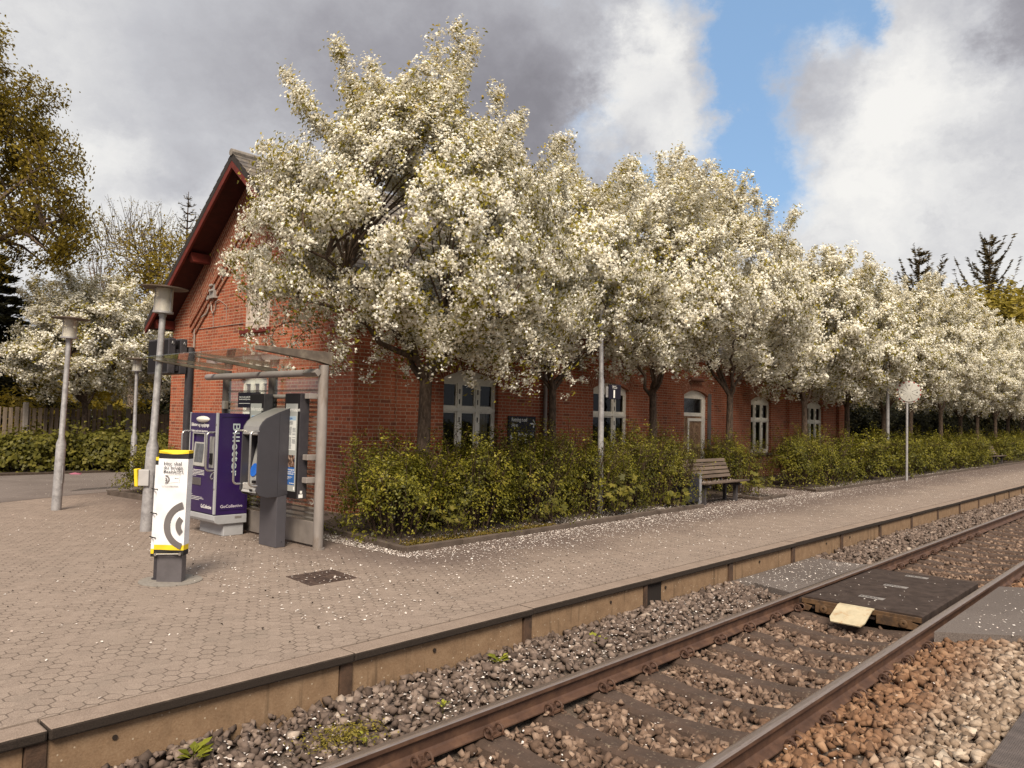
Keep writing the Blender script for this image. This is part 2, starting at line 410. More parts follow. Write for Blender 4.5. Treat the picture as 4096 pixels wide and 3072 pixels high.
def blob(az, el, sa, se, k=1., rot=0.):
    da = N.m('SUBTRACT', AZ, az); de = N.m('SUBTRACT', EL, el)
    if rot:
        c, s_ = math.cos(R(rot)), math.sin(R(rot))
        da, de = N.m('ADD', N.m('MULTIPLY', da, c), N.m('MULTIPLY', de, s_)), N.m('SUBTRACT', N.m('MULTIPLY', de, c), N.m('MULTIPLY', da, s_))
    a = N.m('DIVIDE', da, sa); b = N.m('DIVIDE', de, se)
    e = N.m('EXPONENT', N.m('MULTIPLY', N.m('ADD', N.m('MULTIPLY', a, a), N.m('MULTIPLY', b, b)), -1.))
    return N.m('MULTIPLY', e, k)
def total(items):
    t = blob(*items[0])
    for it in items[1:]: t = N.m('ADD', t, blob(*it))
    return t
# openings of blue between the clouds (azimuth, elevation, half widths in degrees)
blue = total([(26.4, 27.0, 3.0, 5.), (26.6, 20.5, 3.2, 4.5), (24.8, 15.5, 3.4, 3.2), (21.5, 28.5, 3.4, 3.2), (18.3, 26.0, 1.8, 2.2, .8), (32.8, 17.4, 2.8, 2.0, .55), (37.8, 21.0, 2.2, 2.2, .55), (35., 17.5, 2.2, 1.4, .4), (28., 33., 7., 5.),
              (-40, 40, 25, 14), (150, 35, 30, 10)])
bright = total([(33.4, 26.6, 2.5, 3.2, .66), (36., 22.6, 2.4, 2.6, .44), (31.5, 20.5, 2.4, 2.8, .44), (13.8, 21.5, 4.2, 5.0, .46), (19.5, 14.5, 5.0, 4.0, .50), (10., 15., 6., 6., .36), (17.5, 20.5, 3.0, 5, .40), (21.3, 26.8, 1.2, 1.8, .5),
                (70.3, 16.5, 2.6, 3.0, .36), (66.5, 12.5, 5.0, 2.8, .40, -25), (75., 12., 6., 3.5, .36), (60., 9., 14., 3., .34), (12., 8., 20., 4., .36), (74, 22, 5, 6, .22),
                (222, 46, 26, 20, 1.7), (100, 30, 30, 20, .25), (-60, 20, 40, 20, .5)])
darkc = total([(52., 25., 9., 5., .14), (44., 23.5, 6., 5., .17), (40.5, 20.0, 4., 3.4, .16), (9., 24.5, 2.6, 3.2, .30), (62., 23.5, 6., 3., .10), (68., 14.2, 3.5, 1.4, .18, -25), (14, 12.5, 7., 2.2, .12), (10.5, 18.0, 3., 2., .18), (16., 17.5, 3., 1.2, .12)])
puff = N.sep(n2)[0]; puff1 = N.sep(n1)[1]
lum = N.m('ADD', N.m('ADD', .335, bright), N.m('MULTIPLY', N.m('SUBTRACT', puff, .5), .55))
lum = N.m('ADD', N.m('SUBTRACT', lum, darkc), N.m('MULTIPLY', N.m('SUBTRACT', puff1, .5), .30))
lum = N.m('ADD', lum, N.m('MULTIPLY', N.m('SUBTRACT', billow, .6), N.m('MULTIPLY', bright, .30)))
lum = N.m('ADD', lum, N.m('MULTIPLY', N.sstep(EL, 34., 58.), .6))  # unseen sky overhead brightened to add soft top light
cover = N.m('SUBTRACT', 1., N.sstep(N.m('ADD', blue, N.m('MULTIPLY', N.m('SUBTRACT', puff, .5), 1.5)), .18, 1.08))
lum = N.m('ADD', lum, N.m('MULTIPLY', N.m('SUBTRACT', 1., cover), .25))
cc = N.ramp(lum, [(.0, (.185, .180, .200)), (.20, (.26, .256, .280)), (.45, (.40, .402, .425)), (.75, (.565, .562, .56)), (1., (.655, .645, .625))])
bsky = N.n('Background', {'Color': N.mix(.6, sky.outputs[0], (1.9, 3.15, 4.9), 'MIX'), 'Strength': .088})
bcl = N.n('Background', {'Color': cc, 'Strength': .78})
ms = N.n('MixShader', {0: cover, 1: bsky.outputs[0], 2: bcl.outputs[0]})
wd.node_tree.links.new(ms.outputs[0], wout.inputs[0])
sl = bpy.data.lights.new('sun', 'SUN'); sl.energy = 3.3; sl.angle = R(24); sl.color = (1., .89, .73)
so = bpy.data.objects.new('sun', sl); COL.objects.link(so)
sd = Vector((math.cos(R(SUN_EL)) * math.cos(R(SUN_AZ)), math.cos(R(SUN_EL)) * math.sin(R(SUN_AZ)), math.sin(R(SUN_EL))))
so.location = sd * 60; so.rotation_euler = sd.to_track_quat('Z', 'Y').to_euler()
vs = SC.view_settings; SC.display_settings.display_device = 'sRGB'; vs.view_transform = 'Standard'; vs.look = 'None'; vs.exposure = .85; vs.gamma = 1.
cy = SC.cycles; cy.max_bounces = 9; cy.diffuse_bounces = 6; cy.glossy_bounces = 3; cy.transmission_bounces = 4; cy.transparent_max_bounces = 8; cy.use_denoising = True
cy.caustics_reflective = False; cy.caustics_refractive = False

# ------------------------------------------------------------------ materials used in several places
brick = brickmat(); conc = concretemat(); coping = copingmat(); stone = stonemat(); bark = barkmat()
soil = pm('soil', (.045, .030, .022), .95, .5, 14, .8, 90, stain=(.085, .06, .042), st_s=30)
grass_g = pm('rough_grass', (.055, .06, .022), .95, .4, 3, .5, 40)
gravelbed = pm('ballast_bed', (.115, .085, .066), .95, .55, 42, 1., 46, stain=(.05, .036, .028), st_s=26)
rust_side = pm('rusty_steel', (.070, .036, .024), .62, .3, 9, .15, 90, stain=(.11, .058, .036), st_s=6, spec=.35)
rail_top = pm('worn_steel', (.36, .285, .245), .36, .12, 14, metal=.8, stain=(.20, .13, .10), st_s=30, st_t=.62, stretch=(.25, 6, 1))
galv = pm('galvanised_steel', (.37, .355, .36), .5, .18, 22, .06, 120, metal=.35, stain=(.26, .245, .25), st_s=9)
dkgrey = pm('dark_grey_paint', (.040, .036, .042), .42, .1, 6, stain=(.058, .052, .056), st_s=3)
blackp = pm('black_plastic', (.012, .010, .011), .55, .1, spec=.2)
white_paint = pm('white_window_paint', (.76, .71, .63), .6, .1, 7, .1, 60, stain=(.36, .29, .21), st_s=13, st_t=.66, st_w=.06)
navy = pm('navy_sign', (.010, .008, .018), .5, .1, spec=.25)
signwhite = pm('sign_white', (.82, .80, .77), .5, .03)
kerbm = pm('kerb_concrete', (.105, .078, .062), .9, .3, 8, .4, 120, stain=(.055, .038, .028), st_s=4)
timber = pm('weathered_timber', (.20, .15, .115), .85, .35, 9, .4, 40, stretch=(1, 1, .15))

# ------------------------------------------------------------------ ground, platform, road
mb = MB()
mb.face([(-300, -400, -.34), (600, -400, -.34), (600, 4.66, -.34), (-300, 4.66, -.34)])
mb.face([(-300, 4.66, .20), (600, 4.66, .20), (600, 600, .20), (-300, 600, .20)])
mb.face([(-300, 4.66, -.34), (600, 4.66, -.34), (600, 4.66, .20), (-300, 4.66, .20)])
kind(mb.build('ground', grass_g), 'structure', 'rough ground on both sides of the railway')
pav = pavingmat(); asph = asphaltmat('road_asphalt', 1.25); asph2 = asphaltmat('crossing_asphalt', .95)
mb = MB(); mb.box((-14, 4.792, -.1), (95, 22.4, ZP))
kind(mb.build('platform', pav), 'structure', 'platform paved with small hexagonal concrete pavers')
mb = MB(); z = ZP + .004
bd = [(-14, 7.5), (-6, 12.6), (-1, 14.6), (2.5, 15.6), (4.02, 16.09), (5.4, 16.75), (7.04, 17.4), (9.5, 17.9), (13, 18.6)]
mb.face([(x, y, z) for x, y in bd] + [(13, 22.35, z), (-14, 22.35, z)])
kind(mb.build('road', asph), 'structure', 'grey asphalt road beside the station forecourt')
mb = MB(); mb.face([(5.6, 17.55, z + .004), (8.8, 18.3, z + .004), (9.4, 18.75, z + .004), (6.0, 18.0, z + .004)])
kind(mb.build('road_patch', asphaltmat('patch_asphalt', .55)), 'structure', 'darker repaired strip in the road')

# ------------------------------------------------------------------ platform wall
pw = thing('platform_wall', 'weathered brown concrete platform edge wall with dark coping above the ballast', 'wall', (3., 4.62, ZP))
rr = random.Random(3)
for k in range(-3, 34):
    x = 1.43 + 1.965 * k
    mb = MB(); j = rr.uniform(-.006, .006); g = .004
    mb.box((x + g, 4.60 + j, ZP - .066), (x + 1.965 - g, 4.785, ZP + rr.uniform(-.004, .003)))
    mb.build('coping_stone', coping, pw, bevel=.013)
postm = pm('dark_post_concrete', (.075, .042, .026), .9, .35, 12, .5, 70, stain=(.04, .024, .016), st_s=7)
for k in range(-3, 34):
    x = 1.38 + 1.965 * k
    if k == 3:
        mb = MB(); mb.box((x + .012, 4.648, -.4), (x + .326, 4.72, ZP - .069)); mb.build('gap_shade_block', pm('gap_shade', (.014, .009, .007), .95), pw)  # near-black block fills the gap; the shade inside is put into its colour
    w_ = .052 if k != 3 else .03
    mb = MB(); mb.box((x - .052, 4.622, -.4), (x - .052 + 2 * w_, 4.72, ZP - .068)); mb.build('wall_post', postm, pw, bevel=.004)
    mb = MB(); mb.box((x + (.056 if k != 3 else .33), 4.636 + rr.uniform(0, .01), -.4), (x + 1.909, 4.74, ZP - .068))
    mb.build('wall_panel', conc, pw, bevel=.004)
holes = MB()
for k in range(0, 7):
    for dx in (.40 + .9 * ((k * 7) % 3) / 2,): holes.lathe([(.0, 0), (.015, 0), (.015, .01)], (1.38 + 1.965 * k + dx, 4.64, .11), 10, axis=(0, -1, 0))
holes.build('anchor_hole', pm('hole_dark', (.02, .012, .008), .95), pw)

# ------------------------------------------------------------------ ballast bed (sheet) and loose stone
def bz(x, y):
    """height of the stone bed"""
    pts = [(-6, -.12), (.4, -.085), (1.3, -.10), (2.0, -.13), (2.3, -.225), (2.95, -.262), (3.62, -.225), (3.95, -.125), (4.25, -.075), (4.7, -.04)]
    return np.interp(y, [p[0] for p in pts], [p[1] for p in pts]) + .012 * np.sin(x * 1.7) * np.cos(y * 3.1)
xs = np.concatenate([np.arange(-3, 14, .12), np.arange(14, 100, .6)]); ys = np.arange(-5.9, 4.65, .11)
GX, GY = np.meshgrid(xs, ys, indexing='ij'); GZ = bz(GX, GY) - .035 + RNG.normal(0, .006, GX.shape)
V = np.stack([GX, GY, GZ], -1).reshape(-1, 3); a_, b_ = GX.shape
ii = (np.arange(a_ - 1)[:, None] * b_ + np.arange(b_ - 1)[None, :]).ravel()
kind(npmesh('trackbed', V, np.stack([ii, ii + b_, ii + b_ + 1, ii + 1], 1), gravelbed), 'structure', 'bed of fine gravel under the track')
t = (1 + 5 ** .5) / 2
ICO = unit(np.array([(-1, t, 0), (1, t, 0), (-1, -t, 0), (1, -t, 0), (0, -1, t), (0, 1, t), (0, -1, -t), (0, 1, -t), (t, 0, -1), (t, 0, 1), (-t, 0, -1), (-t, 0, 1)], float))
ICF = np.array([(0, 11, 5), (0, 5, 1), (0, 1, 7), (0, 7, 10), (0, 10, 11), (1, 5, 9), (5, 11, 4), (11, 10, 2), (10, 7, 6), (7, 1, 8), (3, 9, 4), (3, 4, 2), (3, 2, 6), (3, 6, 8), (3, 8, 9), (4, 9, 5), (2, 4, 11), (6, 2, 10), (8, 6, 7), (9, 8, 1)])
def hull():
    """one broken stone: convex hull of a few points, so that it has flat faces and sharp edges"""
    b_ = bmesh.new(); P = np.array([(a, b, c) for a in (-1, 1) for b in (-1, 1) for c in (-1, 1)], float) * .72 + RNG.uniform(-.38, .38, (8, 3)); P = P[RNG.permutation(8)[:int(RNG.integers(6, 9))]] * np.array([1.15, RNG.uniform(.65, 1.), RNG.uniform(.5, .85)])
    for p in P: b_.verts.new(p)
    r_ = bmesh.ops.convex_hull(b_, input=b_.verts); bmesh.ops.delete(b_, geom=[v for v in b_.verts if not v.link_faces], context='VERTS'); bmesh.ops.triangulate(b_, faces=b_.faces)
    b_.verts.index_update(); V_ = np.array([v.co[:] for v in b_.verts]); F_ = np.array([[v.index for v in f.verts] for f in b_.faces]); b_.free(); return V_, F_
VAR = [hull() for _ in range(24)]
def euler_mats(n, tilt):
    a = RNG.uniform(0, 2 * np.pi, n); b = RNG.normal(0, tilt, n); c = RNG.normal(0, tilt, n)
    ca, sa, cb, sb, cc_, sc_ = np.cos(a), np.sin(a), np.cos(b), np.sin(b), np.cos(c), np.sin(c)
    Rz = np.zeros((n, 3, 3)); Rz[:, 0, 0] = ca; Rz[:, 0, 1] = -sa; Rz[:, 1, 0] = sa; Rz[:, 1, 1] = ca; Rz[:, 2, 2] = 1
    Ry = np.zeros((n, 3, 3)); Ry[:, 0, 0] = cb; Ry[:, 0, 2] = sb; Ry[:, 2, 0] = -sb; Ry[:, 2, 2] = cb; Ry[:, 1, 1] = 1
    Rx = np.zeros((n, 3, 3)); Rx[:, 1, 1] = cc_; Rx[:, 1, 2] = -sc_; Rx[:, 2, 1] = sc_; Rx[:, 2, 2] = cc_; Rx[:, 0, 0] = 1
    return Rz @ Ry @ Rx
SLX = 5.73 - .6365 * 8                       # first sleeper
def on_sleeper(x, y):
    d = np.abs((x - SLX + .318) % .6365 - .318); return (d < .10) & (y > 1.66) & (y < 4.26)
zones = [  # x0, x1, y0, y1, per m2, size, lift
    (.3, 9.2, 3.78, 4.64, 620, .026, .0), (1., 9.4, 2.27, 3.65, 680, .026, .0), (2., 9.4, .3, 2.14, 620, .030, .0),
    (9., 26, 3.80, 4.62, 360, .029, 0), (11.4, 26, 2.27, 3.65, 360, .028, 0), (11.4, 26, .6, 2.14, 300, .030, 0),
    (26, 70, 3.80, 4.62, 120, .042, 0), (26, 70, 2.27, 3.65, 110, .042, 0), (26, 60, 1., 2.14, 90, .042, 0)]
AV, AF, AR, off = [], [], [], 0
for x0, x1, y0, y1, d, sz, lift in zones:
    n = int((x1 - x0) * (y1 - y0) * d); x = RNG.uniform(x0, x1, n); y = RNG.uniform(y0, y1, n)
    keep = ~(on_sleeper(x, y) & (RNG.random(n) < np.where((y > 2.3) & (y < 3.6), .965, .6)))
    asphL = (x > 9.25 + (4.6 - y) * .2) & (x < 11.75) & (y > 3.75)
    asphR = (x > 8.55 + (2.1 - y) * .75 + .06 * np.sin(y * 9)) & (x < 11.7) & (y < 2.2)
    keep &= ~asphL & ~asphR & ~((x > 9.0) & (x < 11.5) & (y > 2.2) & (y < 3.7))
    x, y = x[keep], y[keep]; n = len(x)
    s = sz * np.clip(np.exp(RNG.normal(0, .33, n)), .5, 1.55); zz = bz(x, y) + RNG.uniform(-.022, .016, n)
    near = on_sleeper(x, y) & (y > 2.25) & (y < 3.65); zz[near] += .05
    M = euler_mats(n, .5); vi = RNG.integers(0, len(VAR), n); C_ = np.stack([x, y, zz], 1)
    for q, (hv, hf) in enumerate(VAR):
        I = np.where(vi == q)[0]; k = len(I); W = np.einsum('nij,nkj->nki', M[I], hv[None] * s[I, None, None]) + C_[I, None, :]
        AV.append(W.reshape(-1, 3)); AF.append((hf[None] + (np.arange(k) * len(hv))[:, None, None] + off).reshape(-1, 3)); off += k * len(hv)
        AR.append(np.repeat(np.clip(RNG.beta(1.8, 2.2, k), 0, 1), len(hf)))
kind(npmesh('ballast', np.concatenate(AV), np.concatenate(AF), stone, rnd=np.concatenate(AR)), 'stuff', 'broken grey and rust brown track ballast around rails and sleepers')
for nm, poly, lb in (('path', [(9.15, 3.82), (11.9, 3.80), (11.75, 4.2), (11.95, 4.61), (9.1, 4.61), (9.35, 4.35)], 'asphalt strip between platform wall and rail'),
                     ('path', [(8.5, 2.10), (8.75, 1.75), (9.05, 1.4), (9.5, .9), (10.2, .0), (10.9, -2), (16, -4.5), (13.2, 0), (12.1, 1.4), (11.6, 2.11)], 'asphalt of the foot crossing beyond the right rail')):
    mb = MB(); mb.prism([(x, y, -.3) for x, y in poly], (0, 0, .272)); kind(mb.build(nm, asph2), 'structure', lb)

# ------------------------------------------------------------------ railway track
tr = thing('railway_track', 'single railway track with rusty rails on concrete sleepers running beside the platform', 'track', (5., 2.96, -.17))
prof = [(-.070, -.159), (.070, -.159), (.070, -.150), (.020, -.132), (.009, -.118), (.009, -.052), (.020, -.042), (.036, -.036), (.036, -.010), (.030, -.003), (.016, 0), (-.016, 0), (-.030, -.003), (-.036, -.010), (-.036, -.036), (-.020, -.042), (-.009, -.052), (-.009, -.118), (-.020, -.132), (-.070, -.150)]
for yc in (3.7135, 2.2065):
    mb = MB(); n = len(prof); xx = list(np.arange(-4, 30, 2.)) + list(np.arange(30, 131, 10.))
    for k in range(len(xx) - 1):
        for q in range(n):
            a, b = prof[q], prof[(q + 1) % n]
            top = 9 <= q <= 11 or q == 12 and yc > 3
            mb.face([(xx[k], yc + a[0], a[1]), (xx[k + 1], yc + a[0], a[1]), (xx[k + 1], yc + b[0], b[1]), (xx[k], yc + b[0], b[1])][::-1], 1 if top or q in (8, 12) else 0)
    o = mb.build('rail', [rust_side, rail_top], tr)
    if yc < 3:
        for xw in (4.42, 24.4):
          mb = MB(); mb.box((xw - .012, yc - .073, -.16), (xw + .012, yc + .0, -.147)); mb.box((xw - .010, yc - .0125, -.15), (xw + .010, yc - .0085, -.045))
          mb.build('rail_weld', rust_side, o)
slm = pm('sleeper_concrete', (.062, .039, .029), .9, .3, 7, .35, 80, stain=(.19, .145, .105), st_s=34, st_t=.64, st_w=.06)
def sleeper_mesh(parent):
    ysec = [(-1.30, -.20, .13), (-.98, -.175, .135), (-.62, -.172, .135), (-.50, -.178, .125), (-.30, -.205, .11), (0, -.218, .108), (.30, -.205, .11), (.50, -.178, .125), (.62, -.172, .135), (.98, -.175, .135), (1.30, -.20, .13)]
    mb = MB()
    for (y0, z0, w0), (y1, z1, w1) in zip(ysec, ysec[1:]):
        P = [(-w0 * .62, y0, z0), (w0 * .62, y0, z0), (w0 * .86, y0, z0 - .03), (w0 * 1.1, y0, -.36), (-w0 * 1.1, y0, -.36), (-w0 * .86, y0, z0 - .03)]
        Q = [(-w1 * .62, y1, z1), (w1 * .62, y1, z1), (w1 * .86, y1, z1 - .03), (w1 * 1.1, y1, -.36), (-w1 * 1.1, y1, -.36), (-w1 * .86, y1, z1 - .03)]
        for k in range(6): j = (k + 1) % 6; mb.face([P[k], P[j], Q[j], Q[k]])
        if y0 == -1.30: mb.face(P[::-1])
        if y1 == 1.30: mb.face(Q)
    return mb
def clip_mb(side):
    """spring clip with two coils, a pressed plate and a bolt"""
    mb = MB()
    for sx in (-1, 1):
        pts = [(sx * .035, -.075 * side, .012)]
        for a in range(0, 15):
            th = -.9 + a * .42; pts.append((sx * (.052 + .003 * a / 14), side * (.005 + .036 * math.cos(th)), .036 + .034 * math.sin(th)))
        pts.append((sx * .060, side * .05, .012))
        mb.tube(pts, .0085, 6)
    mb.box((-.05, -.03, .0), (.05, .05, .012)); mb.lathe([(.026, 0), (.026, .02), (.015, .022), (.015, .05)], (0, .01, .012), 6)
    return mb
sleeper0 = None; base_clips = None
for k in range(0, 97):
    x = SLX + .6365 * k
    if sleeper0 is None:
        mb = sleeper_mesh(tr); mb.v = [(a, b + 2.96, c) for a, b, c in mb.v]
        sleeper0 = mb.build('sleeper', slm, tr, org=(0, 2.96, -.17)); sleeper0.location = (x - 5., 0, 0)
        clip0 = []
        for yc, sd_ in ((3.7135, 1), (3.7135, -1), (2.2065, 1), (2.2065, -1)):
            c = clip_mb(sd_); c.v = [(a, b, c_) for a, b, c_ in c.v]
            o = c.build('rail_clip', rust_side, sleeper0, org=(0, 0, 0)); o.location = (0, yc - 2.96 + sd_ * .105, .012); clip0.append(o)
        continue
    if 9.0 < x < 11.45: continue
    s = sleeper0.copy(); COL.objects.link(s); s.parent = tr; s.location = (x - 5. + rr.uniform(-.012, .012), 0, rr.uniform(-.006, .004)); s.rotation_euler = (0, 0, rr.uniform(-.008, .008))
    if 0 < k < 28:
        for o in clip0: d = o.copy(); COL.objects.link(d); d.parent = s

# ------------------------------------------------------------------ foot crossing deck
cp = thing('crossing_panel', 'black ribbed rubber crossing deck between the rails with petals on it', 'crossing panel', (10.2, 2.96, -.1))
m, N = newmat('ribbed_rubber'); co = N.n('TexCoord').outputs['Object']; X, Y, Z = N.sep(co)
w = N.m('SINE', N.m('MULTIPLY', X, 125.)); f = N.noise(co, 8, 5, .6)
c = N.ramp(f, [(.3, (.026, .017, .014)), (.7, (.062, .044, .037))])
bp = N.n('Bump', {'Strength': .6, 'Distance': .004, 'Height': w})
fin(N, N.n('BsdfPrincipled', {'Base Color': c, 'Roughness': .85, 'Specular IOR Level': .2, 'Normal': bp.outputs[0]}).outputs[0]); rubber = m
for x0, x1 in ((8.98, 10.24), (10.246, 11.5)):
    mb = MB(); mb.prism([(x0, 2.325, -.012), (x0, 2.36, -.002), (x0, 3.56, -.002), (x0, 3.64, -.03), (x0, 3.64, -.13), (x0, 2.325, -.13)], (x1 - x0, 0, 0)); mb.build('rubber_deck', rubber, cp, bevel=.004)
brz = pm('brown_steel', (.105, .058, .028), .6, .3, 14, .3, 70, stain=(.05, .03, .018), st_s=9)
mb = MB(); mb.box((8.955, 2.335, -.075), (8.978, 3.60, -.022)); mb.box((8.945, 2.42, -.155), (8.956, 2.78, -.055)); mb.box((8.945, 3.14, -.155), (8.956, 3.44, -.055))
for yy in (2.36, 2.50, 3.48): mb.prism([(8.957, yy, -.10), (8.957, yy + .1, -.075), (8.957, yy + .1, -.15), (8.957, yy + .04, -.16)], (.02, 0, 0))
mb.build('end_frame', brz, cp, bevel=.003)
mb = MB()
for yy in (2.50, 3.34): mb.lathe([(.042, 0), (.042, .018), (.034, .022), (.014, .022), (.014, .010)], (8.944, yy, -.105), 18, axis=(-1, 0, 0))
mb.build('bolt', brz, cp, smooth=35)
mb = MB(); P = [(8.965, -.018), (8.90, -.022), (8.66, -.118), (8.60, -.150)]
for w0, (a, b) in zip((0, 0, .03), zip(P, P[1:])):
    y0, y1 = 2.80, 3.17
    ya0, ya1 = (y0, y1); yb0, yb1 = (y0 + w0, y1 - w0)
    mb.prism([(a[0], ya0, a[1]), (b[0], yb0, b[1]), (b[0], yb1, b[1]), (a[0], ya1, a[1])], (-.005, 0, .012))
mb.build('deflector_plate', pm('yellowed_plate', (.43, .365, .25), .55, .15, 9, .2, 60, stain=(.33, .20, .10), st_s=10, st_t=.62), cp)
plm = pm('worn_plate', (.30, .27, .255), .45, .2, 30, metal=.4)
for x, y in ((9.50, 3.0), (10.4, 3.0), (11.27, 2.99)):
    mb = MB(); mb.box((x - .055, y - .135, -.004), (x + .055, y + .135, .001)); p = mb.build('name_plate', plm, cp)
    text('STRAIL', .075, (x - .028, y + .125, .001), (0, -1, 0), (1, 0, 0), blackp, p, sx=.9)
mb = MB()
cp2 = thing('crossing_panel', 'grey perforated crossing panel corner lying in the ballast at bottom right', 'crossing panel', (5.8, .6, -.02))
m, N = newmat('perforated_rubber'); co = N.n('TexCoord').outputs['Object']
vx = N.n('TexVoronoi', {'Vector': N.vm('MULTIPLY', co, (1, 2.2, 1)), 'Scale': 38., 'Randomness': .0}, feature='F1').outputs[0]; hole = N.sstep(vx, .35, .25)
c = N.mix(hole, N.ramp(N.noise(co, 9, 5, .6), [(.3, (.055, .042, .038)), (.7, (.115, .09, .082))]), (.02, .014, .012))
fin(N, N.n('BsdfPrincipled', {'Base Color': c, 'Roughness': .7, 'Normal': N.n('Bump', {'Strength': .6, 'Distance': .01, 'Height': N.m('SUBTRACT', 1., hole)}).outputs[0]}).outputs[0])
mb.box((5.36, -.4, -.07), (6.6, 1.05, .0)); mb.build('rubber_deck', m, cp2, bevel=.012)
mb = MB(); mb.box((4.2, -.4, -.11), (5.35, 1.0, -.05)); mb.build('rubber_deck', m, cp2, bevel=.012)
mb = MB(); mb.box((5.1, .70, .001), (6.6, .78, .05)); mb.build('timber_batten', timber, cp2, bevel=.008)
# ------------------------------------------------------------------ station building
B = thing('station_building', 'long red brick station building with slate gable roof behind the blossoming trees', 'building', (8., 11., ZP))
YF, YR, YBK, XG, XE = 11.0, 11.12, 18.25, 7.91, 31.75     # front pilaster plane, recessed plane, back, gable, far end
RY, RZ, SLOPE = 14.63, 7.22, .816
ZT = 4.35
openings = [(10.12, 11.66, 1.05, 2.76, .16), (14.82, 16.33, 1.05, 2.76, .16), (19.05, 20.42, .36, 2.78, .14), (23.47, 25.0, 1.05, 2.76, .16), (28.08, 29.62, 1.05, 2.76, .16)]
def apts(x0, x1, zs, rise, n=12):
    w = x1 - x0; Rr = (w * w / 4 + rise * rise) / (2 * rise); zc = zs + rise - Rr; h = math.asin(w / 2 / Rr)
    return [((x0 + x1) / 2 + Rr * math.sin(-h + 2 * h * i / n), zc + Rr * math.cos(-h + 2 * h * i / n)) for i in range(n + 1)], Rr, zc, h
mb = MB()
def front(xa, xb, y):
    ops = [o for o in openings if xa < o[0] and o[1] < xb]; x = xa
    for o in ops:
        mb.face([(x, y, 0), (o[0], y, 0), (o[0], y, ZT), (x, y, ZT)])
        mb.face([(o[0], y, 0), (o[1], y, 0), (o[1], y, o[2]), (o[0], y, o[2])])
        A, Rr, zc, h = apts(o[0], o[1], o[3], o[4])
        for p, q in zip(A, A[1:]): mb.face([(p[0], y, p[1]), (q[0], y, q[1]), (q[0], y, ZT), (p[0], y, ZT)])
        d = .20
        mb.face([(o[0], y, o[2]), (o[0], y + d, o[2]), (o[0], y + d, o[3]), (o[0], y, o[3])])
        mb.face([(o[1], y, o[2]), (o[1], y, o[3]), (o[1], y + d, o[3]), (o[1], y + d, o[2])])
        mb.face([(o[0], y, o[2]), (o[1], y, o[2]), (o[1], y + d, o[2]), (o[0], y + d, o[2])])
        for p, q in zip(A, A[1:]): mb.face([(p[0], y, p[1]), (p[0], y + d, p[1]), (q[0], y + d, q[1]), (q[0], y, q[1])])
        x = o[1]
        # arch of standing bricks, a hair proud of the wall
        n = 14; H_ = .36
        for i in range(n):
            a0 = -h * 1.12 + 2 * h * 1.12 * i / n; a1 = -h * 1.12 + 2 * h * 1.12 * (i + 1) / n; cx = (o[0] + o[1]) / 2
            P = lambda r_, a: (cx + r_ * math.sin(a), y - .003, zc + r_ * math.cos(a))
            mb.face([P(Rr, a0), P(Rr, a1), P(Rr + H_, a1), P(Rr + H_, a0)], 0, [(0, a0 * Rr), (0, a1 * Rr), (H_, a1 * Rr), (H_, a0 * Rr)])
    mb.face([(x, y, 0), (xb, y, 0), (xb, y, ZT), (x, y, ZT)])
segs = [(XG, 8.81, YF), (8.81, 13.2, YR), (13.2, 20.75, YF), (20.75, 21.93, YR), (21.93, 22.6, YF), (22.6, 26.2, YR), (26.2, 26.9, YF), (26.9, 30.95, YR), (30.95, XE, YF)]
for (a, b, y) in segs: front(a, b, y)
for (a, b, y), (c, d, y2) in zip(segs, segs[1:]):
    mb.face([(b, y, 0), (b, y2, 0), (b, y2, ZT), (b, y, ZT)])
mb.face([(XE, YF, 0), (XE, YBK, 0), (XE, YBK, ZT), (XE, RY, RZ - .3), (XE, YF, ZT)])
mb.face([(XG, YBK, 0), (XE, YBK, 0), (XE, YBK, ZT), (XG, YBK, ZT)])
# gable: recessed field with two window openings, framed by corner pilasters and a raking brick band with two steps
XR = XG + .12
def zin(y, dz=0.): return RZ - 1.02 - dz - SLOPE * abs(y - RY)
def zout(y): return RZ - .17 - SLOPE * abs(y - RY)
PL = 17.42; PR = 2 * RY - PL
gy0, gy1 = 14.10, 15.16
def gf(y0, y1, z0, z1a, z1b): mb.face([(XR, y0, z0), (XR, y0, z1a), (XR, y1, z1b), (XR, y1, z0)])
gf(PR, gy0, 0, zin(PR) + .3, zin(gy0) + .3); gf(gy1, PL, 0, zin(gy1) + .3, zin(PL) + .3)
gf(gy0, gy1, 0, 1.05, 1.05); gf(gy0, gy1, 3.72, 3.72, 3.72)
LW, LR_, Lz, Lh = apts(gy0, gy1, 2.66, .15); UW, UR_, Uz, Uh = apts(gy0, gy1, 5.32, .15)
for A, zt in ((LW, 3.72), (UW, None)):
    for p, q in zip(A, A[1:]):
        za = zt if zt else zin(p[0]) + .3; zb = zt if zt else zin(q[0]) + .3
        mb.face([(XR, p[0], p[1]), (XR, p[0], za), (XR, q[0], zb), (XR, q[0], q[1])])
        mb.face([(XR, p[0], p[1]), (XR, q[0], q[1]), (XR + .2, q[0], q[1]), (XR + .2, p[0], p[1])])
for z0, z1 in ((1.05, 2.66), (3.72, 5.32)):
    for yy in (gy0, gy1): mb.face([(XR, yy, z0), (XR + .2, yy, z0), (XR + .2, yy, z1), (XR, yy, z1)])
    mb.face([(XR, gy0, z0), (XR, gy1, z0), (XR + .2, gy1, z0), (XR + .2, gy0, z0)])
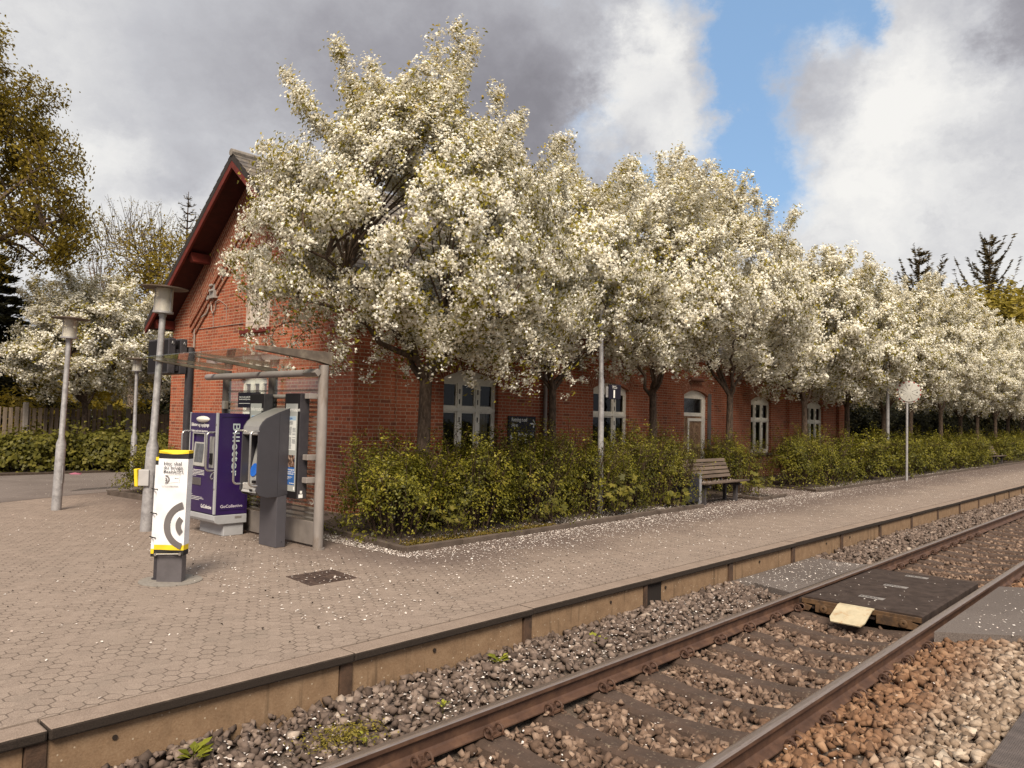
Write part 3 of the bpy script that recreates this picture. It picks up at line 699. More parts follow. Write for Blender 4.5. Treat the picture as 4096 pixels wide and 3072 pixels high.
for (Rr, zc, h) in ((LR_, Lz, Lh), (UR_, Uz, Uh)):
    n = 12
    for i in range(n):
        a0 = -h * 1.12 + 2.24 * h * i / n; a1 = a0 + 2.24 * h / n
        P = lambda r_, a: (XR - .003, RY + r_ * math.sin(a), zc + r_ * math.cos(a))
        mb.face([P(Rr, a0), P(Rr, a1), P(Rr + .3, a1), P(Rr + .3, a0)], 0, [(0, a0 * Rr), (0, a1 * Rr), (.3, a1 * Rr), (.3, a0 * Rr)])
for y0, y1, ye in ((YF, PR, PR), (PL, YBK, PL)):
    mb.face([(XG, y0, 0), (XG, y0, zout(y0)), (XG, y1, zout(y1)), (XG, y1, 0)])
    mb.face([(XG, ye, 0), (XR, ye, 0), (XR, ye, zin(ye)), (XG, ye, zin(ye))])
ca, sa = math.cos(math.atan(SLOPE)), math.sin(math.atan(SLOPE))
def rk(x, ya, yb, f0, f1):
    P = [(x, ya, f0(ya)), (x, yb, f0(yb)), (x, yb, f1(yb)), (x, ya, f1(ya))]
    s_ = 1 if (ya + yb) / 2 < RY else -1
    mb.face(P, 0, [(p[2] * ca - s_ * p[1] * sa, s_ * p[1] * ca + p[2] * sa) for p in P])
for ya, yb in ((PR, RY), (RY, PL)):
    rk(XG, ya, yb, lambda y: zin(y), zout)
    rk(XG + .04, ya, yb, lambda y: zin(y, .13), lambda y: zin(y)); rk(XG + .08, ya, yb, lambda y: zin(y, .26), lambda y: zin(y, .13))
    for k, dz in ((0, 0.), (1, .13), (2, .26)):
        x0_ = XG + .04 * k; x1_ = x0_ + .041
        mb.face([(x0_, ya, zin(ya, dz)), (x1_, ya, zin(ya, dz)), (x1_, yb, zin(yb, dz)), (x0_, yb, zin(yb, dz))])
mb.build('wall', brick, B)
slate = pm('old_slate', (.088, .076, .070), .8, .4, 6, .6, 30, stain=(.17, .135, .10), st_s=5)
mb = MB(); x0, x1 = 7.36, 32.3
for s_ in (-1, 1):
    ye = RY + s_ * 3.93; ze = RZ - SLOPE * 3.93; n = 26
    for k in range(n):          # overlapping courses
        ya, yb = RY + (ye - RY) * k / n, RY + (ye - RY) * (k + 1) / n; za, zb = RZ - SLOPE * abs(ya - RY), RZ - SLOPE * abs(yb - RY)
        mb.face([(x0, ya, za + .002), (x1, ya, za + .002), (x1, yb, zb + .022), (x0, yb, zb + .022)][::s_]); mb.face([(x0, yb, zb), (x1, yb, zb), (x1, yb, zb + .022), (x0, yb, zb + .022)])
    for xx in (x0, x1): mb.face([(xx, RY, RZ), (xx, ye, ze), (xx, ye, ze - .13), (xx, RY, RZ - .15)], 1)
    mb.face([(x0, ye, ze), (x1, ye, ze), (x1, ye, ze - .13), (x0, ye, ze - .13)])
rf = mb.build('roof', [slate, pm('tarred_verge', (.028, .022, .020), .8, .3, 9)], B)
mb = MB(); mb.tube([(x0 - .02, RY, RZ + .01), (x1, RY, RZ + .01)], .075, 10); mb.build('ridge_cap', pm('mossy_ridge', (.19, .165, .145), .9, .35, 7, .5, 40), rf)
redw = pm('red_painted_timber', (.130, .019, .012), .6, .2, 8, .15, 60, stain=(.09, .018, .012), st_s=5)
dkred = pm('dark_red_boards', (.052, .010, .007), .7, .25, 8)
mb = MB()
for s_ in (-1, 1):
    ye = RY + s_ * 3.90; ze = RZ - SLOPE * 3.90
    mb.face([(x0 + .05, RY, RZ - .155), (XG + .3, RY, RZ - .155), (XG + .3, ye, ze - .135), (x0 + .05, ye, ze - .135)])
    mb.face([(XG, ye, ze - .135), (x1, ye, ze - .135), (x1, RY + s_ * 3.4, RZ - SLOPE * 3.4 - .14), (XG, RY + s_ * 3.4, RZ - SLOPE * 3.4 - .14)])
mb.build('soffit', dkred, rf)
for s_ in (-1, 1):
    ye = RY + s_ * 3.9; ze = RZ - SLOPE * 3.9
    mb = MB(); mb.prism([(x0 + .005, RY, RZ - .15), (x0 + .005, ye, ze - .13), (x0 + .005, ye, ze - .26), (x0 + .005, RY, RZ - .30)], (.05, 0, 0)); mb.build('bargeboard', redw, rf)
mb = MB()
for dy in (0, -1.95, 1.95, -3.62, 3.62):
    mb = MB(); zz = RZ - SLOPE * abs(dy) - .17; yy = RY + dy; h = .2
    mb.prism([(x0 + .10, yy - .09, zz - .06), (x0 + .16, yy - .09, zz - h), (XG + .1, yy - .09, zz - h), (XG + .1, yy - .09, zz), (x0 + .10, yy - .09, zz)], (0, .18, 0))
    mb.build('purlin_end', redw, rf, bevel=.006)
mb = MB(); mb.tube([(7.6, 10.68, RZ - SLOPE * 3.93 - .06), (32.2, 10.68, RZ - SLOPE * 3.93 - .06)], .06, 8); mb.build('gutter', pm('zinc', (.24, .23, .23), .5, .2, 10, metal=.5), rf)
# windows
wglass = None
m, N = newmat('window_glass'); g = N.n('BsdfGlossy', {'Color': (.9, .92, .95, 1), 'Roughness': .02})
fcw = N.n('LayerWeight', {'Blend': .5}).outputs['Facing']
wav = N.n('Bump', {'Strength': .12, 'Distance': .02, 'Height': N.noise(N.n('TexCoord').outputs['Object'], 3.5, 2, .5)}); N.nt.links.new(wav.outputs[0], g.inputs['Normal'])
fin(N, N.n('MixShader', {0: N.m('ADD', .022, N.m('MULTIPLY', N.m('POWER', fcw, 4.), .38)), 1: N.n('BsdfTransparent', {'Color': (.55, .55, .5, 1)}).outputs[0], 2: g.outputs[0]}).outputs[0]); wglass = m
curtain = pm('net_curtain', (.52, .46, .43), .9, .2, 3, stretch=(14, 1, .5)); dkmetal = pm('dark_hinge', (.03, .024, .02), .5)
def window(o, y, curt=False, dark=None):
    x0, x1, z0, zs, rise = o; zb = z0 - .5 if False else z0
    A, Rr, zc, h = apts(x0, x1, zs, rise); yy = y + .10
    mb = MB(); wq = (x1 - x0) / 3; tz = z0 + (zs - z0) * .635; F = .055
    mb.box((x0, yy, z0), (x1, yy + .07, z0 + .08)); mb.box((x0, yy - .012, tz - .035), (x1, yy + .08, tz + .035)); mb.box((x0, yy + .002, zs - .09), (x1, yy + .07, zs - .002))
    for k in range(4):
        xc = x0 + wq * k; a = max(x0, xc - F * .95); b = min(x1, xc + F * .95)
        if k == 0: b = x0 + F * 1.2
        if k == 3: a = x1 - F * 1.2
        mb.box((a, yy - .006, z0 + .081), (b, yy + .066, tz - .036)); mb.box((a, yy - .006, tz + .036), (b, yy + .066, zs - .091))
    for k in range(3):
        xa, xb = x0 + wq * k + F * 1.0, x0 + wq * (k + 1) - F * 1.0
        for za, zb_ in ((z0 + .08, tz - .035), (tz + .035, zs - .09)):
            t_ = .034
            mb.box((xa, yy + .012, za), (xa + t_, yy + .05, zb_)); mb.box((xb - t_, yy + .012, za), (xb, yy + .05, zb_)); mb.box((xa + t_, yy + .014, za), (xb - t_, yy + .05, za + t_ + .012)); mb.box((xa + t_, yy + .014, zb_ - t_), (xb - t_, yy + .05, zb_))
    for p, q in zip(A, A[1:]): mb.prism([(p[0], yy + .004, zs - .003), (q[0], yy + .004, zs - .003), (q[0], yy + .004, q[1] - .002), (p[0], yy + .004, p[1] - .002)], (0, .05, 0))
    w = mb.build('window', white_paint, B, bevel=.004)
    mb = MB(); mb.face([(x0 + .02, yy + .032, z0 + .05), (x1 - .02, yy + .032, z0 + .05), (x1 - .02, yy + .032, zs - .05), (x0 + .02, yy + .032, zs - .05)]); mb.build('glass', wglass, w)
    mb = MB()
    for k in (1, 2):
        for zz in (z0 + .25, tz - .2, tz + .16, zs - .26): mb.box((x0 + wq * k - .012, yy - .016, zz - .05), (x0 + wq * k + .010, yy - .004, zz + .05))
    mb.build('hinge', dkmetal, w)
    if curt:
        mb = MB(); xs_ = np.linspace(x1 - .42, x1 - .06, 30)
        for a, b in zip(xs_, xs_[1:]): mb.face([(a, yy + .14 + .025 * math.sin(a * 70), z0), (b, yy + .14 + .025 * math.sin(b * 70), z0), (b, yy + .14 + .025 * math.sin(b * 70), tz + .1), (a, yy + .14 + .025 * math.sin(a * 70), tz + .1)])
        mb.build('curtain', curtain, w)
    mb = MB(); mb.box((x0 - .06, y - .05, z0 - .075), (x1 + .06, y + .2, z0 - .003)); mb.build('sill', pm('sill_stone', (.12, .085, .07), .85, .25, 8, .2, 60), w, bevel=.008)
for o, y, cu in ((openings[0], YR, True), (openings[1], YF, False), (openings[3], YR, False), (openings[4], YR, False)): window(o, y, cu)
room = pm('room_dark', (.05, .04, .034), .9)
mb = MB(); mb.box((8.2, 11.5, .3), (31.5, 15.5, 4.2)); mb.f = [f for i, f in enumerate(mb.f) if i != 2]; mb.m = mb.m[:5]; mb.uv = mb.uv[:5]; mb.build('room', room, B)
# door, boarded with chipboard
x0, x1, z0, zs, rise = openings[2]; yy = YF + .1; A, *_ = apts(x0, x1, zs, rise)
mb = MB()
for p, q in zip(A, A[1:]): mb.prism([(p[0], yy, zs - .1), (q[0], yy, zs - .1), (q[0], yy, q[1] - .002), (p[0], yy, p[1] - .002)], (0, .06, 0))
mb.box((x0, yy, z0), (x0 + .09, yy + .07, zs - .102)); mb.box((x1 - .2, yy - .01, z0), (x1, yy + .07, zs - .102)); mb.box((x0 + .09, yy, 2.18), (x1 - .2, yy + .07, 2.28)); mb.box((x0 + .38, yy - .012, z0), (x0 + .46, yy + .02, 2.12)); mb.box((x0 + .461, yy - .012, 2.04), (x1 - .201, yy + .02, 2.12))
dr = mb.build('door', white_paint, B, bevel=.004)
m, N = newmat('chipboard'); co = N.n('TexCoord').outputs['Object']; vo = N.n('TexVoronoi', {'Vector': N.vm('ADD', N.vm('MULTIPLY', co, (1, 1, .3)), N.vm('MULTIPLY', N.n('TexNoise', {'Vector': co, 'Scale': 14.}).outputs[1], (.15, .15, .1))), 'Scale': 26.}, feature='F1')
cI = N.sep(vo.outputs[1])[0]
fin(N, N.n('BsdfPrincipled', {'Base Color': N.ramp(cI, [(0, (.13, .065, .035)), (.5, (.25, .145, .08)), (1, (.40, .26, .16))]), 'Roughness': .85}).outputs[0])
mb = MB(); mb.box((x0 + .09, yy + .022, z0), (x1 - .2, yy + .05, 2.18)); mb.build('chipboard_panel', m, dr)
mb = MB(); mb.box((x0 + .09, yy + .03, 2.28), (x1 - .2, yy + .045, zs - .1)); mb.build('transom_glass', pm('dark_glass', (.012, .011, .011), .06, .1, spec=.6), dr)
mb = MB(); mb.box((x1 - .001, YF + .02, z0), (x1 + .18, YF - .012, 2.85)); mb.build('side_panel', pm('grey_board', (.12, .105, .098), .7, .2, 5), dr)
mb = MB(); mb.tube([(19.25, YF - .09, 3.22), (19.95, YF - .09, 3.22)], .055, 12); mb.box((19.4, YF - .06, 3.19), (19.8, YF, 3.25)); mb.build('tube_lamp', pm('lamp_brown', (.16, .07, .05), .5), B, smooth=40)
mb = MB(); mb.tube([(13.08, YR - .09, .2), (13.08, YR - .09, 4.0)], .048, 12)
for zz in (.9, 2.0, 3.1): mb.tube([(13.08, YR - .09, zz - .05), (13.08, YR - .09, zz + .05)], .058, 12)
mb.build('drainpipe', pm('drainpipe_zinc', (.20, .165, .155), .5, .2, 6, metal=.5), B, smooth=40)
# gable windows: paint-flaked boards above, white frame below
mb = MB(); xx = XR + .09
for k in range(5):
    a, b = gy0 + (gy1 - gy0) * k / 5, gy0 + (gy1 - gy0) * (k + 1) / 5; mb.box((xx, a + .004, 3.72), (xx + .03, b - .004, 5.36))
for p, q in zip(UW, UW[1:]): mb.prism([(xx, p[0], 5.30), (xx, q[0], 5.30), (xx, q[0], q[1]), (xx, p[0], p[1])], (.03, 0, 0))
mb.box((xx - .03, gy1 - .10, 3.72), (xx - .001, gy1, 5.32)); mb.box((xx - .03, gy0, 3.72), (xx - .001, gy0 + .08, 5.32)); mb.box((xx - .03, RY - .06, 3.72), (xx - .001, RY + .06, 5.36))
w = mb.build('window', pm('flaking_white_paint', (.50, .43, .37), .8, .2, 12, .2, 50, stain=(.28, .19, .14), st_s=9, st_t=.58, stretch=(1, 1, .35)), B)
mb = MB(); mb.box((XR - .05, gy0 - .07, 3.63), (XR + .2, gy1 + .07, 3.716)); mb.build('sill', redw, w)
mb = MB()
for p, q in zip(LW, LW[1:]): mb.prism([(xx, p[0], 2.58), (xx, q[0], 2.58), (xx, q[0], q[1]), (xx, p[0], p[1])], (.03, 0, 0))
for k in range(4):
    yc = gy0 + (gy1 - gy0) * k / 3; mb.box((xx - .02, max(gy0, yc - .06), 1.05), (xx + .03, min(gy1, yc + .06), 2.579))
mb.box((xx - .012, gy0, 1.95), (xx + .03, gy1, 2.03)); w = mb.build('window', white_paint, B)
mb = MB(); mb.box((xx + .031, gy0, 1.05), (xx + .05, gy1, 2.579)); mb.build('boarding', pm('brown_board', (.105, .07, .058), .6, .2, 5), w)
# electrics on the gable
mb = MB(); mb.box((XR - .10, 16.33, 4.50), (XR, 16.55, 4.88)); mb.box((XR - .10, 16.60, 4.48), (XR, 16.68, 4.76)); mb.box((XR - .08, 16.72, 4.45), (XR, 16.80, 4.66))
for yy in (16.38, 16.45): mb.lathe([(.03, 0), (.03, .05)], (XR - .10, yy, 4.78), 8, axis=(-1, 0, 0)); mb.lathe([(.03, 0), (.03, .05)], (XR - .10, yy, 4.66), 8, axis=(-1, 0, 0))
mb.build('junction_box', pm('box_grey', (.30, .27, .25), .6, .2, 9), B, bevel=.006)
mb = MB(); xx = XR - .03
mb.tube([(xx, 16.68, 4.48), (xx, 16.70, 4.28), (xx, 16.78, 4.18), (xx, 17.2, 4.08), (xx, 17.31, 4.0), (xx, 17.33, 3.8), (xx, 17.33, .4)], .022, 8)
mb.tube([(xx, 16.58, 4.5), (xx, 16.55, 4.25), (xx, 16.46, 4.16), (xx, 16.38, 4.25), (xx, 16.36, 4.42), (xx, 16.2, 4.44)], .014, 6)
mb.build('conduit', pm('conduit_grey', (.30, .25, .22), .6), B, smooth=60)
mb = MB(); mb.tube([(XR - .012, 17.36, 3.86), (XR - .012, 15.2, 3.86), (XR - .012, 14.3, 3.84)], .007, 5); mb.tube([(XR - .012, 16.5, 4.2), (XR - .012, 16.47, 3.86)], .006, 5); mb.tube([(XR - .012, 16.2, 4.44), (XR - .012, 15.9, 4.30), (XR - .012, 15.88, 3.95)], .006, 5)
mb.build('cable', pm('cable_grey', (.36, .29, .25), .6), B)

# ------------------------------------------------------------------ signs on the building
def sign_front(name, label, x0, x1, z0, z1, y, d=.03):
    t_ = thing(name, label, 'sign', ((x0 + x1) / 2, y, (z0 + z1) / 2)); mb = MB(); mb.box((x0, y - d, z0), (x1, y, z1)); mb.build('board', navy, t_, bevel=.004); return t_
XD, ZD = (1, 0, 0), (0, 0, 1)
s = sign_front('direction_sign', 'dark direction sign with white arrows on the brick wall beside the drainpipe', 11.96, 12.84, 1.42, 2.04, YR - .001)
yy = YR - .033
mb = MB(); mb.box((11.965, yy - .001, 1.722), (12.835, yy + .004, 1.73)); mb.build('divider', pm('sign_line', (.16, .15, .16), .5), s)
text('Retning mod\nSkive', .118, (12.05, yy, 1.925), XD, ZD, signwhite, s, sx=.82, bold=.002)
text('Retning mod\nViborg', .118, (12.27, yy, 1.61), XD, ZD, signwhite, s, sx=.82, bold=.002)
def arrow(cx, cz, sgn, L=.085):
    mb = MB(); y_ = yy - .002
    def bar(ax, az, bx, bz, w=.016):
        a = Vector((ax, y_, az)); b = Vector((bx, y_, bz)); d = (b - a).normalized(); n = Vector((-d.z, 0, d.x)) * w; mb.face([a - n, b - n, b + n, a + n][::1])
    bar(cx - L, cz, cx + L * .9, cz); bar(cx + sgn * .02, cz + .085, cx + sgn * L, cz - .006); bar(cx + sgn * .02, cz - .085, cx + sgn * L, cz + .006)
    mb.build('arrow', signwhite, s)
arrow(12.73, 1.88, 1); arrow(12.10, 1.58, -1)
s = sign_front('station_name_sign', 'dark station name sign high above the first window half hidden by blossom', 9.98, 11.79, 3.26, 3.72, YR - .001)
text('Stoholm', .36, (10.16, yy, 3.37), XD, ZD, pm('sign_lettering', (.62, .58, .56), .5), s, sx=.98)

# ------------------------------------------------------------------ shelter
shm = pm('shelter_steel', (.30, .265, .245), .5, .2, 7, .1, 70, metal=.3, stain=(.20, .155, .125), st_s=4, stretch=(1, 1, .35))
shd = pm('shelter_dark', (.105, .085, .078), .5, .2, 5, metal=.2)
sgl = glassmat('shelter_glass', (.90, .93, .91), .9)
SX, SY0, SY1, SYM = 5.60, 8.44, 11.10, 9.77
sh = thing('shelter', 'glass platform shelter with steel posts, striped glass wall and tilted glass canopy', 'shelter', (SX, 9.8, ZP))
mb = MB(); mb.tube([(SX, SY0, ZP), (SX, SY0, 2.60)], .064, 20); mb.tube([(SX, SY0, ZP), (SX, SY0, ZP + .02)], .085, 20); mb.build('post', shm, sh, smooth=40)
for y in (SYM, SY1):
    mb = MB(); mb.tube([(SX + .06, y, ZP), (SX + .06, y, 2.60)], .062, 18); mb.build('post', shd, sh, smooth=40)
# cantilever arms and canopy glass (rises towards the forecourt)
zc0, zc1, xc0, xc1 = 2.615, 2.715, SX + .02, 4.42
canm = pm('canopy_frame', (.115, .090, .072), .6, .3, 8, .1, 60, stain=(.22, .18, .14), st_s=5)
for k, y in enumerate((SY0, SYM, SY1)):
    mb = MB()
    if k == 0: mb.prism([(SX + .09, y - .055, 2.60), (SX + .09, y - .055, 2.77), (4.66, y - .055, 2.775), (4.66, y - .055, 2.725), (SX - .1, y - .055, 2.64)], (0, .11, 0))
    else: mb.prism([(SX + .12, y - .02, 2.53), (SX + .12, y - .02, 2.60), (4.55, y - .02, 2.695), (4.55, y - .02, 2.675)], (0, .04, 0))
    mb.build('canopy_arm', canm, sh, bevel=.004)
for ya, yb in ((SY0 + .06, SYM - .004), (SYM + .004, SY1 + .02)):
    mb = MB(); mb.prism([(xc0, ya, zc0), (xc1, ya, zc1), (xc1, ya, zc1 + .012), (xc0, ya, zc0 + .012)], (0, yb - ya, 0)); mb.build('canopy_glass', sgl, sh)
mb = MB(); mb.tube([(SX - .10, SY0 - .03, 2.50), (SX - .10, SY0 + .26, 2.50)], .05, 4); mb.build('tube_bracket', shm, sh)
for a, b in ((SY0 + .26, SYM + .02), (SYM + .04, SY1 + .32)):
    mb = MB(); mb.tube([(SX - .10, a, 2.50), (SX - .10, b, 2.50)], .046, 16); mb.build('tube_light', pm('tube_grey', (.26, .225, .22), .45, .1, 5), sh, smooth=40)
mb = MB(); mb.tube([(SX - .02, SY0, 2.20), (SX - .02, SYM + .3, 2.20)], .03, 12); mb.build('cross_rail', shm, sh, smooth=40)
for ya, yb in ((SY0 + .10, SYM - .07), (SYM + .07, SY1 - .07)):
    mb = MB(); mb.box((SX + .045, ya, .58), (SX + .053, yb, 2.46)); p = mb.build('wall_glass', sgl, sh)
    mb = MB(); z = .62
    while z < 2.3:
        hh = .022 if z < 1.9 else .03
        if not (1.30 < z < 1.34): mb.box((SX + .039, ya + .01, z), (SX + .0435, yb - .01, z + hh))
        z += .062 if z < 2.1 else .16
    m, N = newmat('frosted_stripe'); fin(N, N.n('MixShader', {0: .42, 1: N.n('BsdfTransparent').outputs[0], 2: N.n('BsdfPrincipled', {'Base Color': (.24, .22, .205, 1), 'Roughness': .6}).outputs[0]}).outputs[0]) if 'frost' not in MATS else None
    MATS.setdefault('frost', m); mb.build('frosted_stripes', MATS['frost'], p)
    mb = MB(); mb.box((SX + .02, ya - .03, ZP + .03), (SX + .06, yb + .03, .585)); mb.build('kick_plate', pm('kick_plate', (.27, .235, .215), .45, .2, 5, metal=.3), sh, bevel=.004)
text('GoCollective', .11, (SX + .036, 8.62, .80), (0, 1, 0), ZD, pm('frost_letter', (.42, .39, .36), .6), sh, name='glass_lettering')
for a_, b_ in [((SX - .16, SY0 + .06, z - .035), (SX + .03, SY0 + .17, z + .035)) for z in (2.20, 1.42, 1.13)] + [((SX - .13, SYM - .16, z - .03), (SX + .02, SYM - .05, z + .03)) for z in (2.20, 1.42, 1.13)] + [((SX - .04, SY1 - .13, 2.02), (SX + .03, SY1 - .05, 2.14))]:
    mb = MB(); mb.box(a_, b_); mb.build('bracket', shm, sh, bevel=.006)

# ------------------------------------------------------------------ information cases and notice
XM, YD = (0, -1, 0), (0, 0, 1)       # text on a face looking towards -x runs towards -y
paper = pm('poster_paper', (.64, .645, .63), .6, .03); pgrey = pm('case_grey', (.36, .365, .35), .5, .05); ink = pm('ink', (.11, .12, .14), .7); bluep = pm('poster_blue', (.035, .12, .36), .5, .15, 6)
def info_case(label, y0, y1, x0=5.39, full=True):
    t_ = thing('information_case', label, 'information case', (x0, (y0 + y1) / 2, .9))
    mb = MB(); mb.box((x0 + .01, y0, .885), (x0 + .15, y1, 2.235)); mb.build('case', dkgrey, t_, bevel=.01)
    mb = MB(); mb.box((x0, y0 + .004, .89), (x0 + .009, y1 - .004, 2.23)); mb.build('front_frame', blackp, t_, bevel=.003)
    mb = MB(); mb.box((x0 - .003, y0 + .035, .98), (x0 - .0005, y1 - .035, 2.10)); b = mb.build('backing', pgrey, t_)
    text('Information', .075, (x0 - .0035, y1 - .045, 2.0), XM, ZD, signwhite, t_, sx=.92)
    if full:
        mb = MB(); mb.box((x0 - .005, y0 + .06, 1.50), (x0 - .0032, y1 - .07, 1.94)); p = mb.build('timetable_poster', paper, t_)
        mb = MB(); mb.box((x0 - .0056, y0 + .062, 1.885), (x0 - .0052, y1 - .072, 1.938)); mb.build('poster_band', pm('pale_blue', (.34, .44, .55), .6), p)
        text('Køreplan', .032, (x0 - .0058, y1 - .09, 1.90), XM, ZD, bluep, p)
        rows = []; W = y1 - y0
        for k in range(30):
            z = 1.87 - k * .012
            if k in (4, 5, 15, 16): continue
            if k < 4: rows.append((.02, .15, z))
            else:
                rows.append((.015, W * .36, z))
                if k < 24 and k % 6: rows.append((W * .42, W * .62, z))
        bars([(a, b, z - 1.5) for a, b, z in rows], (x0 - .0052, y1 - .07, 1.5), XM, ZD, ink, p, h=.005)
        mb = MB(); mb.box((x0 - .005, y0 + .06, 1.06), (x0 - .0032, y1 - .07, 1.44)); p = mb.build('advert_poster', bluep, t_)
        m, N = newmat('poster_photo'); co = N.n('TexCoord').outputs['Object']; f = N.noise(co, 22, 3, .55)
        fin(N, N.n('BsdfPrincipled', {'Base Color': N.ramp(f, [(.3, (.03, .02, .018)), (.45, (.16, .09, .06)), (.55, (.40, .28, .22)), (.65, (.10, .08, .08)), (.8, (.55, .52, .50))], 'CONSTANT'), 'Roughness': .5}).outputs[0])
        mb = MB(); mb.box((x0 - .0064, y0 + .06, 1.285), (x0 - .0052, y1 - .07, 1.44)); mb.build('poster_photo', m, p)
        text('Rejs frit fredag eller\nsøndag til kun 1x pris\nmed GoCollective', .027, (x0 - .0056, y1 - .085, 1.245), XM, ZD, signwhite, p, sx=.95)
        bars([(0, .16, .0), (0, .13, -.014), (0, .07, -.028)], (x0 - .0056, y1 - .085, 1.16), XM, ZD, signwhite, p, h=.005)
        text('GoCollective', .022, (x0 - .0056, y0 + .17, 1.075), XM, ZD, signwhite, p)
        mb = MB(); mb.box((x0 - .006, y0 + .05, .995), (x0 - .0035, y0 + .075, 1.04)); mb.box((x0 + .03, y0 - .002, .90), (x0 + .09, y0 - .0005, .945)); mb.box((x0 + .05, y0 - .002, .955), (x0 + .08, y0 - .0005, .99)); mb.build('sticker', signwhite, t_)
    return t_
info_case('tall dark information case with posters, nearest the right shelter post', 8.64, 8.99)
c2 = info_case('tall dark information case half hidden behind the grey travel card machine', 9.54, 9.90)
s = thing('notice_sign', 'small dark notice sign on the shelter glass above the purple ticket machine', 'sign', (SX + .03, 10.35, 2.15))
mb = MB(); mb.box((SX + .015, 10.06, 2.045), (SX + .0385, 10.66, 2.265)); mb.build('board', navy, s)
text('Rejser du uden gyldig billet eller kort,\nkan det koste dig en kontrolafgift.', .033, (SX + .0135, 10.62, 2.19), XM, ZD, signwhite, s, sx=.93)
bars([(0, .42, 0)], (SX + .0135, 10.62, 2.105), XM, ZD, signwhite, s, h=.008)

# ------------------------------------------------------------------ ticket machine
purple = pm('purple_paint', (.028, .012, .075), .28, .12, 3, spec=.5); lgrey = pm('light_grey_plinth', (.36, .36, .375), .5, .1, 4); silver = pm('brushed_steel', (.55, .53, .51), .28, .08, 20, metal=.9); screenm = pm('screen_glass', (.10, .10, .105), .12, .3, 18)
tm = thing('ticket_machine', 'purple ticket machine with steel handles and light grey plinth under the shelter', 'ticket machine', (5.2, 10.5, ZP))
TX, TY0, TY1, TXB = 5.04, 10.10, 10.93, 5.52
mb = MB(); mb.box((TX + .16, TY0 + .03, ZP), (TXB - .03, TY1 - .09, .43)); mb.prism([(TX, TY0, .555), (TXB, TY0, .555), (TXB, TY0, .43), (TX + .07, TY0, .43), (TX + .02, TY0, .45), (TX, TY0, .49)], (0, TY1 - TY0, 0)); mb.build('plinth', lgrey, tm, bevel=.008)
mb = MB(); mb.box((TX + .02, TY0 + .002, .556), (TXB, TY1, 1.955)); mb.build('cabinet', purple, tm, bevel=.008)
# front: frame around the recessed screen
fx = TX; sy0, sy1, sz0, sz1 = 10.455, 10.80, 1.22, 1.66; cy0, cy1, cz0, cz1 = 10.17, 10.30, 1.20, 1.63
mb = MB()
def fr_(a, b, c, d): mb.box((fx, a, c), (fx + .0195, b, d))
fr_(TY0 + .045, TY1 - .02, .57, 1.18); fr_(TY0 + .045, TY1 - .02, 1.68, 1.945); fr_(sy1, TY1 - .02, 1.1805, 1.6795); fr_(cy1, sy0, 1.1805, 1.6795); fr_(TY0 + .045, cy0, 1.1805, 1.6795)
fr_(cy0, cy1, 1.1805, cz0); fr_(sy0, sy1, 1.1805, sz0); fr_(cy0, cy1, cz1, 1.6795); fr_(sy0, sy1, sz1, 1.6795)
mb.build('front_panel', purple, tm)
mb = MB(); mb.box((fx - .008, TY0 + .001, .57), (fx + .02, TY0 + .042, 1.96)); mb.build('edge_strip', lgrey, tm, bevel=.004); mb = MB(); mb.box((fx - .004, TY1 - .018, .57), (fx + .02, TY1 + .004, 1.96)); mb.build('edge_strip', lgrey, tm, bevel=.004)
mb = MB()   # recess box with sloping screen
mb.face([(fx + .001, sy0, sz0), (fx + .001, sy1, sz0), (fx + .018, sy1, sz0 + .001), (fx + .018, sy0, sz0 + .001)])
mb.box((fx - .012, sy0 - .012, sz0 - .012), (fx - .001, sy1 + .012, sz0)); mb.box((fx - .012, sy0 - .012, sz0), (fx - .001, sy0, sz1)); mb.box((fx - .012, sy1, sz0), (fx - .001, sy1 + .012, sz1)); mb.box((fx - .012, sy0 - .012, sz1), (fx - .001, sy1 + .012, sz1 + .012))
mb.prism([(fx - .006, sy0, sz0 + .001), (fx + .0185, sy0, sz1 - .12), (fx + .0185, sy0, sz0 + .001)], (0, sy1 - sy0, 0)); mb.build('screen_recess', pm('recess_grey', (.40, .39, .37), .45, .1, 6), tm)
mb = MB(); mb.prism([(fx - .0075, sy0 + .05, sz0 + .04), (fx + .013, sy0 + .05, sz1 - .14), (fx + .0165, sy0 + .05, sz1 - .14), (fx - .004, sy0 + .05, sz0 + .04)], (0, sy1 - sy0 - .10, 0)); mb.build('screen', screenm, tm)
mb = MB(); mb.box((fx - .006, cy0, cz0), (fx + .004, cy1, cz1)); mb.build('card_bay', pm('bay_grey', (.24, .23, .225), .4, .15, 8), tm)
mb = MB(); mb.box((fx - .016, cy0 + .025, cz0 + .05), (fx - .007, cy1 - .025, cz0 + .2)); mb.box((fx - .022, cy0 + .03, cz0 + .07), (fx - .0165, cy1 - .03, cz0 + .13)); mb.build('card_reader', blackp, tm)
mb = MB(); mb.box((fx - .008, 10.52, .94), (fx - .001, 10.82, 1.045)); mb.build('ticket_slot', pm('slot_grey', (.145, .13, .135), .3, .1, 6, metal=.4), tm, bevel=.004)
mb = MB(); n = 20
mb.lathe([(0.001, 0), (.19, .001), (.175, .02), (.10, .042), (.001, .05)], (0, 0, 0), 28, axis=(-1, 0, 0))
mb.v = [(x + fx - .001, y + 10.53, z * .24 + 1.865) for x, y, z in mb.v]; mb.build('top_light', pm('frosted_lamp', (.72, .69, .63), .35, .05), tm, smooth=60)
